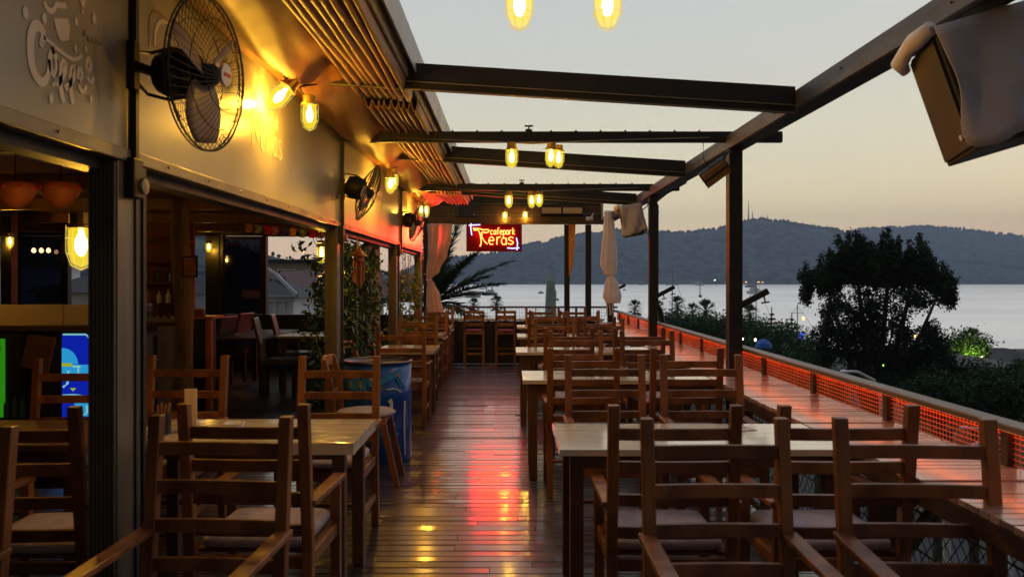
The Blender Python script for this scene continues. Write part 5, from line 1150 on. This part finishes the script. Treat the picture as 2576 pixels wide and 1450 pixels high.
# ------------------------------------------------------------------ pavilion interior at the left
mb = MB()
x = -8.4
while x < -1.6: mb.box(x, x + .135, -3, 12.95, 2.36, 2.40); x += .14
tag(mb.build('pavilion_ceiling', 'ceiling'), kind='structure')
mb = MB(); mb.box(-8.6, -1.44, -3.1, 13.1, 2.42, 2.75); tag(mb.build('pavilion_roof', 'dark'), 'dark roof over the pavilion left of the sign boards', 'roof')
for k in range(7):
    y = .8 + k * 1.9; mb = MB(); mb.box(-8.4, -1.6, y, y + .09, 2.24, 2.355); tag(mb.build('ceiling_beam', 'ceiling'), ['ceiling beam over the nearest left chairs', 'ceiling beam just before the nearest column', 'ceiling beam over the bar front', 'ceiling beam between bar and window, nearer one', 'ceiling beam between bar and window, middle one', 'ceiling beam between bar and window, farther one', 'ceiling beam close to the window wall'][k], 'beam', 'brown ceiling beams of the pavilion')
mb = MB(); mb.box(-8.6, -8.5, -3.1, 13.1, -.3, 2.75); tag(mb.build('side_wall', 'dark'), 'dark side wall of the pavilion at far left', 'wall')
mb = MB(); mb.box(-8.6, 1.6, -3.3, -3.1, -.3, 2.75); tag(mb.build('rear_wall', 'dark'), 'dark rear wall behind the camera', 'wall')
# window wall
YW = 13.0
t = thing('window_wall', 'dark window wall with open panels at the back of the pavilion', 'wall', (0, YW, 0))
def wx(px): return (px - 1280) * YW / F
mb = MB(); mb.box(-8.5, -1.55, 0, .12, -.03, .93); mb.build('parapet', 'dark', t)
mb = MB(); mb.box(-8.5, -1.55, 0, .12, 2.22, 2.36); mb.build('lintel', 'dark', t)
for a, b_ in ((22, 45), (158, 172), (232, 242), (518, 552), (660, 670), (-120, -100), (430, 480), (560, 563)):
    mb = MB(); mb.box(wx(a), wx(b_), -.02, .10, .93, 2.22); mb.build('mullion', 'steel', t, .003)
for a, b_ in ((45, 158), (553, 659)):
    f = MB(); f.box(wx(a), wx(a) + .035, .0, .04, .935, 2.21); f.box(wx(b_) - .035, wx(b_), 0, .04, .935, 2.21); f.box(wx(a) + .036, wx(b_) - .036, 0, .04, .935, .99); f.box(wx(a) + .036, wx(b_) - .036, 0, .04, 2.16, 2.21); fo = f.build('sash', 'steel', t)
    g = MB(); g.box(wx(a) + .035, wx(b_) - .035, .015, .021, .99, 2.16); g.build('pane', 'glass', fo)
mb = MB(); mb.box(wx(668), wx(822), -.01, .06, 2.205, 2.219); mb.build('track', 'aluin', t)
# bar
t = thing('service_bar', 'dark service bar with pale boards standing on it, left of the nearest column', 'bar counter', (0, 7.5, 0))
mb = MB(); mb.box(-6.2, -3.35, 0, .55, 0, 1.01); mb.build('front', 'dark', t)
mb = MB(); mb.box(-6.25, -3.3, -.08, .6, 1.02, 1.07); mb.build('ledge', 'browns', t, .004)
for a, b_, m in ((-6.2, -4.22, 'pink'), (-4.205, -3.86, 'pink'), (-3.85, -3.55, 'salmon')): mb = MB(); mb.box(a, b_, .02, .05, 1.075, 1.265); mb.build('splash_board', m, t)
mb = MB(); mb.box(-3.32, -3.30, -.08, .6, .02, .98); mb.build('end_panel', 'dark', t)
mb = MB(); mb.poly([(-3.44, -.01, 0), (-3.06, -.01, 0), (-3.10, -.01, 1.12), (-3.44, -.01, 1.16)], (0, -.03, 0)); mb.build('pale_panel', 'lav', t)
t = thing('display_case', 'small glass display case on the end of the service bar', 'display case', (-3.4, 7.6, 1.072)); mb = MB(); mb.box(-.1, .28, -.15, .2, 0, .02); mb.build('base', 'browns', t); mb = MB(); mb.poly([(-.1, -.15, .021), (-.1, .2, .021), (-.1, .2, .2), (-.1, 0, .2)], (.38, 0, 0)); mb.build('glass', 'glassc', t)
mb = MB()
for k in range(4): mb.lathe([(.02, 0), (.03, .03), (.0, .07)], (-.03 + k * .07, 0, .025), 8)
mb.build('pastries', 'pink', t)
# lit drinks cooler
t = thing('drinks_cooler', 'drinks cooler with a bright blue lit picture on its door, under the bar ledge', 'cooler', (-4.0, 7.36, .1))
mb = MB(); mb.box(-.16, .17, .01, .12, 0, .93); mb.build('cabinet', 'steel', t, .006)
mb = MB(); mb.box(-.135, .145, -.004, .006, .12, .90); dr = mb.build('lit_door', 'scr_b', t)
mb = MB(); mb.poly([(-.135 + .16 * (1 - math.cos(a * PI / 16)) if False else -.135 + .15 * math.sin(a * PI / 16) + 0, -.0065, .62 + .15 * math.cos(a * PI / 16)) for a in range(0, 9)] + [(-.135, -.0065, .62)], (0, .002, 0)); mb.box(-.135, .12, -.0065, -.0045, .50, .615); mb.build('picture_shape', 'scr_c', dr); mb = MB(); mb.box(-.02, .13, -.0068, -.0045, .14, .28); mb.build('picture_shape', 'scr_c', dr)
mb = MB(); mb.tube([(-.12, -.01, .895), (.09, -.01, .895), (.125, -.01, .86), (.125, -.01, .70)], .008, 5); mb.tube([(-.03, -.01, .60), (.04, -.01, .60)], .009, 5); mb.tube([(.02, -.01, .6), (.02, -.01, .50), (-.03, -.01, .49)], .008, 5); mb.tube([(-.07, -.01, .56), (-.08, -.01, .44), (-.12, -.01, .41)], .011, 5); mb.poly([(-.13, -.007, .34), (-.02, -.007, .345), (.10, -.007, .33), (.12, -.007, .29), (-.04, -.007, .27), (-.1, -.007, .29)], (0, .001, 0)); mb.tube([(.02, -.01, .24), (.02, -.01, .17), (.06, -.01, .145), (.10, -.01, .17), (.10, -.01, .24)], .009, 5); mb.build('picture_lines', 'scr_p', dr)
mb = MB(); mb.poly([(-.135, -.009, .63), (-.05, -.009, .63), (-.02, -.009, .60), (-.135, -.009, .60)], (0, .001, 0)); mb.poly([(-.06, -.009, .40), (.0, -.009, .40), (-.03, -.009, .37)], (0, .001, 0)); mb.build('picture_patches', 'scr_y', dr)
point((-4.0, 7.2, .6), .4, (.1, .35, 1), .15, name='cooler_light')
mb = MB(); mb.box(-4.86, -4.70, 7.40, 7.42, .22, .95); t = thing('green_fridge', 'drinks fridge glowing green at the far left picture edge', 'fridge', (0, 0, 0)); mb.build('lit_glass', 'green', t); mb = MB(); mb.box(-5.1, -4.55, 7.425, 7.49, .05, 1.0); mb.build('cabinet', 'steel', t)
for k in range(3): mb = MB(); mb.lathe([(.03, 0), (.03, .12), (.012, .16), (.012, .2)], (-4.66 + k * .07, 7.385, .22), 10); mb.build('bottle', 'bottle', t)
t = thing('round_sign', 'round sign with a red ring on the bar front at far left', 'sign', (-4.8, 7.38, .86)); mb = MB(); mb.lathe([(.06, 0), (.085, .002), (.085, .012), (.06, .014)], (0, 0, 0), 20, Matrix.Rotation(PI / 2, 3, 'X')); mb.build('ring', 'red', t); mb = MB(); mb.lathe([(.058, 0), (.058, .008), (.001, .008)], (0, 0, 0), 20, Matrix.Rotation(PI / 2, 3, 'X')); mb.build('disc', 'terracotta', t)
a = [P(70, 840, 6.6), P(140, 850, 6.6), P(120, 938, 6.6), P(52, 920, 6.6)]; t = thing('menu_board', 'slanted brown menu card standing in front of the bar', 'menu', (0, 0, 0)); mb = MB(); mb.poly(a, (0, .012, 0)); mb.build('card', 'paper', t); mb = MB(); mb.tube([P(92, 935, 6.62), (P(92, 935, 6.62).x, 6.62, 0)], .012, 6); mb.build('stand', 'steel', t)
# shelves behind bar, log post, podium
t = thing('back_shelf', 'red lit shelf unit with bottles behind the log post', 'shelf unit', (-4.45, 10.2, 0)); mb = MB(); mb.box(-.4, .35, .15, .2, 0, 2.3); mb.build('back_panel', 'redlitwall', t)
for k in range(5): mb = MB(); mb.box(-.4, .35, -.1, .148, .9 + k * .27, .93 + k * .27); mb.build('board', 'redlitwall', t)
rd = random.Random(15)
for k in range(14):
    x = -.33 + (k % 5) * .14 + rd.uniform(-.02, .02); z = .931 + (k // 5) * .27; mb = MB(); h_ = rd.uniform(.14, .2); mb.lathe([(.03, 0), (.032, h_ * .6), (.011, h_ * .8), (.011, h_)], (x, .0, z), 10); mb.build('bottle', rd.choice(['bottle', 'terracotta', 'ochre', 'plastic']), t)
mb = MB(); rn = random.Random(2); mb.loft([[Vector((-3.06 + (.085 + .012 * math.sin(z * 5 + a)) * math.cos(a * PI / 5) + .02 * math.sin(z * 2), 7.45 + .085 * math.sin(a * PI / 5), z)) for a in range(10)] for z in [i * .12 - .02 for i in range(20)]])
tag(mb.build('log_post', 'log', smooth=True), 'rough tree trunk post carrying the pavilion roof beside the bar', 'post')
t = thing('wall_picture', 'small dark picture hanging on the log post', 'picture', (-2.93, 7.3, 1.62)); mb = MB(); mb.box(-.07, .07, 0, .015, -.1, .1); mb.build('frame', 'steel', t); mb = MB(); mb.box(-.055, .055, -.004, -.001, -.085, .085); mb.build('print', 'ochre', t)
t = thing('podium', 'tall narrow podium with an orange wood post right of the log post', 'podium', (-3.4, 8.8, 0)); mb = MB(); mb.box(-.12, .13, -.02, .35, 1.065, 1.095); mb.build('top', 'orange', t, .003); mb = MB(); mb.box(.04, .105, 0, .06, 0, 1.062); mb.build('leg', 'orange', t, .003); mb = MB(); mb.box(-.12, .035, .02, .33, 0, 1.06); mb.build('cabinet', 'dark', t)
t = thing('napkin_box', 'small brown napkin box on the podium', 'box', (-3.46, 8.9, 1.096)); mb = MB(); mb.box(-.05, .05, -.04, .04, 0, .07); mb.build('box', 'bark2', t, .004); mb = MB(); mb.box(-.04, .04, -.03, .03, .071, .09); mb.build('napkins', 'pink', t)
# leather chairs in the pavilion
def lchair(lab, x, y, rz):
    t = thing('leather_chair', lab, 'chair', (x, y, 0), (0, 0, rz), 'dark leather chairs in the pavilion')
    mb = MB(); mb.box(-.22, .22, -.2, .24, .42, .5); mb.build('seat', 'leather', t, .02)
    mb = MB(); mb.loft([[Vector((sx * .21, yy + o_, z)) for sx, o_ in ((-1, -.02), (1, -.02), (1, .025), (-1, .025))] for z, yy in ((.42, -.2), (.7, -.22), (1.02, -.3))]); mb.build('backrest', 'leather', t, .015)
    for sx in (-1, 1):
        for sy in (-1, 1): mb = MB(); mb.box(sx * .19 - .02, sx * .19 + .02, sy * .18 - .02 + .02, sy * .18 + .04, 0, .42); mb.build('leg', 'dark', t)
lchair('dark leather chair facing right under the window, nearer of the pair', -2.95, 10.2, R(-80)); lchair('dark leather chair facing right under the window, farther of the pair', -3.0, 11.1, R(-80))
lchair('dark leather chair facing left beside the podium, nearer one', -4.0, 10.6, R(80)); lchair('dark leather chair facing left beside the podium, farther one', -4.1, 11.6, R(80))
t = thing('dining_table', 'dark dining table between the leather chairs', 'table', (-3.5, 11.1, 0)); mb = MB(); mb.box(-.35, .35, -.9, .9, .72, .75); mb.build('tabletop', 'dark', t, .004)
for sx in (-1, 1):
    for sy in (-1, 1): mb = MB(); mb.box(sx * .3 - .03, sx * .3 + .03, sy * .8 - .03, sy * .8 + .03, 0, .72); mb.build('leg', 'dark', t)
# flags
t = thing('flag_string', 'string of small coloured cloth flags under the pavilion ceiling', 'bunting', (0, 0, 0)); fl = [('ochre', 655, 650), ('grey', 703, 660), ('red', 735, 664), ('purple', 762, 667), ('indigo', 795, 671), ('salmon', 829, 671), ('grey', 864, 671), ('red', 898, 671), ('purple', 930, 673)]
D_ = 8.0; pts = []
for k, (m, nx, ny) in enumerate(fl):
    px, py = (625 + k * 22.5), 561 + k * 2.0 - .12 * (k - 4) ** 2 + 2; a = P(px - 9, py, D_); b_ = P(px + 9, py, D_); s = rd.uniform(-.01, .02)
    mb = MB(); mb.loft([[a + Vector((.0, 0, 0)), a.lerp(b_, .5) + Vector((0, .01, 0)), b_], [a + Vector((s, .02, -.045)), a.lerp(b_, .5) + Vector((s, -.01, -.05)), b_ + Vector((s, .02, -.045))], [a + Vector((s, .0, -.085)), a.lerp(b_, .5) + Vector((s, .03, -.09)), b_ + Vector((s * 1.5, .0, -.082))]], closed=False, cap=False); o = mb.build('flag', m, t); o.modifiers.new('th', 'SOLIDIFY').thickness = .002; pts += [a, b_]
mb = MB(); mb.tube(pts, .003, 4); mb.build('string', 'steel', t)
# red lamp shades over the left seats
for k, (px, d, lab) in enumerate(((38, 4.1, 'red bowl shaped hanging shade at the far left picture edge'), (153, 4.3, 'red bowl shaped hanging shade left of the large cage lamp'))):
    q = P(px, 470, d); t = thing('hanging_lantern', lab, 'lantern', q, (0, 0, 0), 'red hanging lanterns'); mb = MB(); mb.lathe([(.10, .02), (.095, -.03), (.07, -.075), (.03, -.105), (.005, -.11)], (0, 0, 0), 18); mb.build('shade', 'terracotta', t, smooth=True)
    for j in range(8): mb = MB(); mb.lathe([(.002, -.012), (.011, 0), (.002, .012)], (.098 * math.cos(j * PI / 4), .098 * math.sin(j * PI / 4), -.005), 6); mb.build('stud', 'red', t)
    mb = MB(); mb.tube([(0, 0, .02), (0, 0, 2.36 - q.z)], .004, 5); mb.build('cord', 'steel', t)
# lamp pillar at the left edge
mb = MB(); mb.box(-6.02, -5.9, 9.42, 9.55, 0, 2.35); tag(mb.build('dark_pillar', 'steel'), 'dark pillar behind the bar carrying a small lamp', 'post')
for k in range(3): pass
# hanging plants, wind chime, beads
def vine(lab, x0, x1, y0, y1, z0, z1, n, m, seed, ls=.055, name='hanging_vine'):
    rn = random.Random(seed); t = thing(name, lab, 'plant', ((x0 + x1) / 2, (y0 + y1) / 2, 0)); C = Vector(((x0 + x1) / 2, (y0 + y1) / 2, 0)); mb = MB(); st = MB()
    for k in range(n):
        x = rn.uniform(x0, x1); y = rn.uniform(y0, y1); z = z0 if rn.random() < .4 else rn.uniform(z0, z1); h_ = rn.uniform(.25, .8); p = Vector((x, y, z)) - C; pts = [p.copy()]
        for j in range(12):
            p = p + Vector((rn.gauss(0, .018), rn.gauss(0, .02), h_ / 12)); pts.append(p.copy())
            if p.z > z1: break
            for i in range(3): leaf(mb, p + Vector((rn.gauss(0, .03), rn.gauss(0, .03), rn.gauss(0, .02))), ls, rn, .5)
        st.tube(pts, .003, 3)
    mb.build('leaves', m, t); st.build('stems', 'bark', t); return t
t = vine('leafy green vine growing between the second and third columns', -1.75, -1.5, 7.0, 9.3, .1, 1.85, 290, 'vine', 4, .07)
mb = MB(); mb.lathe([(.14, 0), (.18, .3), (.19, .32), (.17, .32)], (0, 0, 0), 16); mb.build('planter', 'terracotta', t)
vine('leafy plant with yellowish leaves before the farthest column', -1.60, -1.38, 10.7, 12.5, .5, 1.62, 46, 'leafy', 9, .06, 'potted_plant')
vine('dark bush standing outside the window beside the second column', -2.6, -1.75, 12.2, 12.8, .6, 1.35, 26, 'vine', 14, .07, 'window_plant')
mb = MB(); mb.box(-1.62, -1.58, 8.9, 9.75, 0, 1.93); tag(mb.build('wooden_screen', 'bark2'), 'reddish wooden panel behind the green vine', 'screen')
q = P(903, 652, 7.3); t = thing('wind_chime', 'terracotta pagoda wind chime hanging beside the second column', 'wind chime', q, (0, 0, 0), None)
mb = MB(); mb.lathe([(.003, .16), (.012, .1), (.02, .09), (.075, .035), (.08, .03), (.05, .03), (.05, -.02), (.02, -.03)], (0, 0, 0), 14); mb.build('roof', 'terracotta', t)
for k in range(6): a = k * PI / 3; mb = MB(); mb.tube([(.045 * math.cos(a), .045 * math.sin(a), -.02), (.045 * math.cos(a), .045 * math.sin(a), -.2 - .03 * (k % 3))], .010, 8); mb.build('tube', 'terracotta', t)
mb = MB(); mb.tube([(0, 0, .15), (0, 0, 1.93 - q.z)], .002, 4); mb.tube([(0, 0, 0), (0, 0, -.34)], .002, 4); mb.lathe([(.01, 0), (.02, -.02), (.01, -.04)], (0, 0, -.34), 8); mb.build('cord', 'steel', t)
for k in range(6):
    y = 10.45 + k * .3; rn = random.Random(k); t = thing('bead_string', ['first', 'second', 'third', 'fourth', 'fifth', 'sixth'][k] + ' string of shell beads from the third column, hanging under the far sign board', 'bead string', (-1.47 - .01 * (k % 2), y, 1.9), group='bead strings under the far sign board'); mb = MB(); L_ = rn.uniform(.5, .75)
    for j in range(int(L_ / .03)): r = rn.uniform(.008, .017); mb.lathe([(.001, r), (r, 0), (.001, -r)], (rn.gauss(0, .004), rn.gauss(0, .004), -.03 * j - .02), 6)
    mb.build('beads', 'bead', t); mb = MB(); mb.tube([(0, 0, 0), (0, 0, -L_)], .002, 3); mb.build('thread', 'steel', t)
t = thing('bead_string', 'long string of shell beads hanging in front of the green vine', 'bead string', (-1.45, 7.6, 1.9), group='bead strings under the far sign board'); mb = MB()
for j in range(44): r = rd.uniform(.006, .014); mb.lathe([(.001, r), (r, 0), (.001, -r)], (0, 0, -.025 * j - .02), 6)
mb.build('beads', 'bead', t)

# ------------------------------------------------------------------ air over the bay
mb = MB(); mb.box(-5200, 6200, -80, 5200, -14, 420)
hz = bpy.data.materials.new('haze_air'); hz.use_nodes = True; n_ = hz.node_tree; n_.nodes.remove(n_.nodes['Principled BSDF'])
pv = n_.nodes.new('ShaderNodeVolumePrincipled'); pv.inputs['Density'].default_value = .00028; pv.inputs['Color'].default_value = (.58, .72, 1.0, 1); pv.inputs['Anisotropy'].default_value = 0
n_.links.new(pv.outputs[0], n_.nodes['Material Output'].inputs['Volume'])
tag(mb.build('haze', hz), 'thin evening haze over the bay', 'haze', kind='stuff')
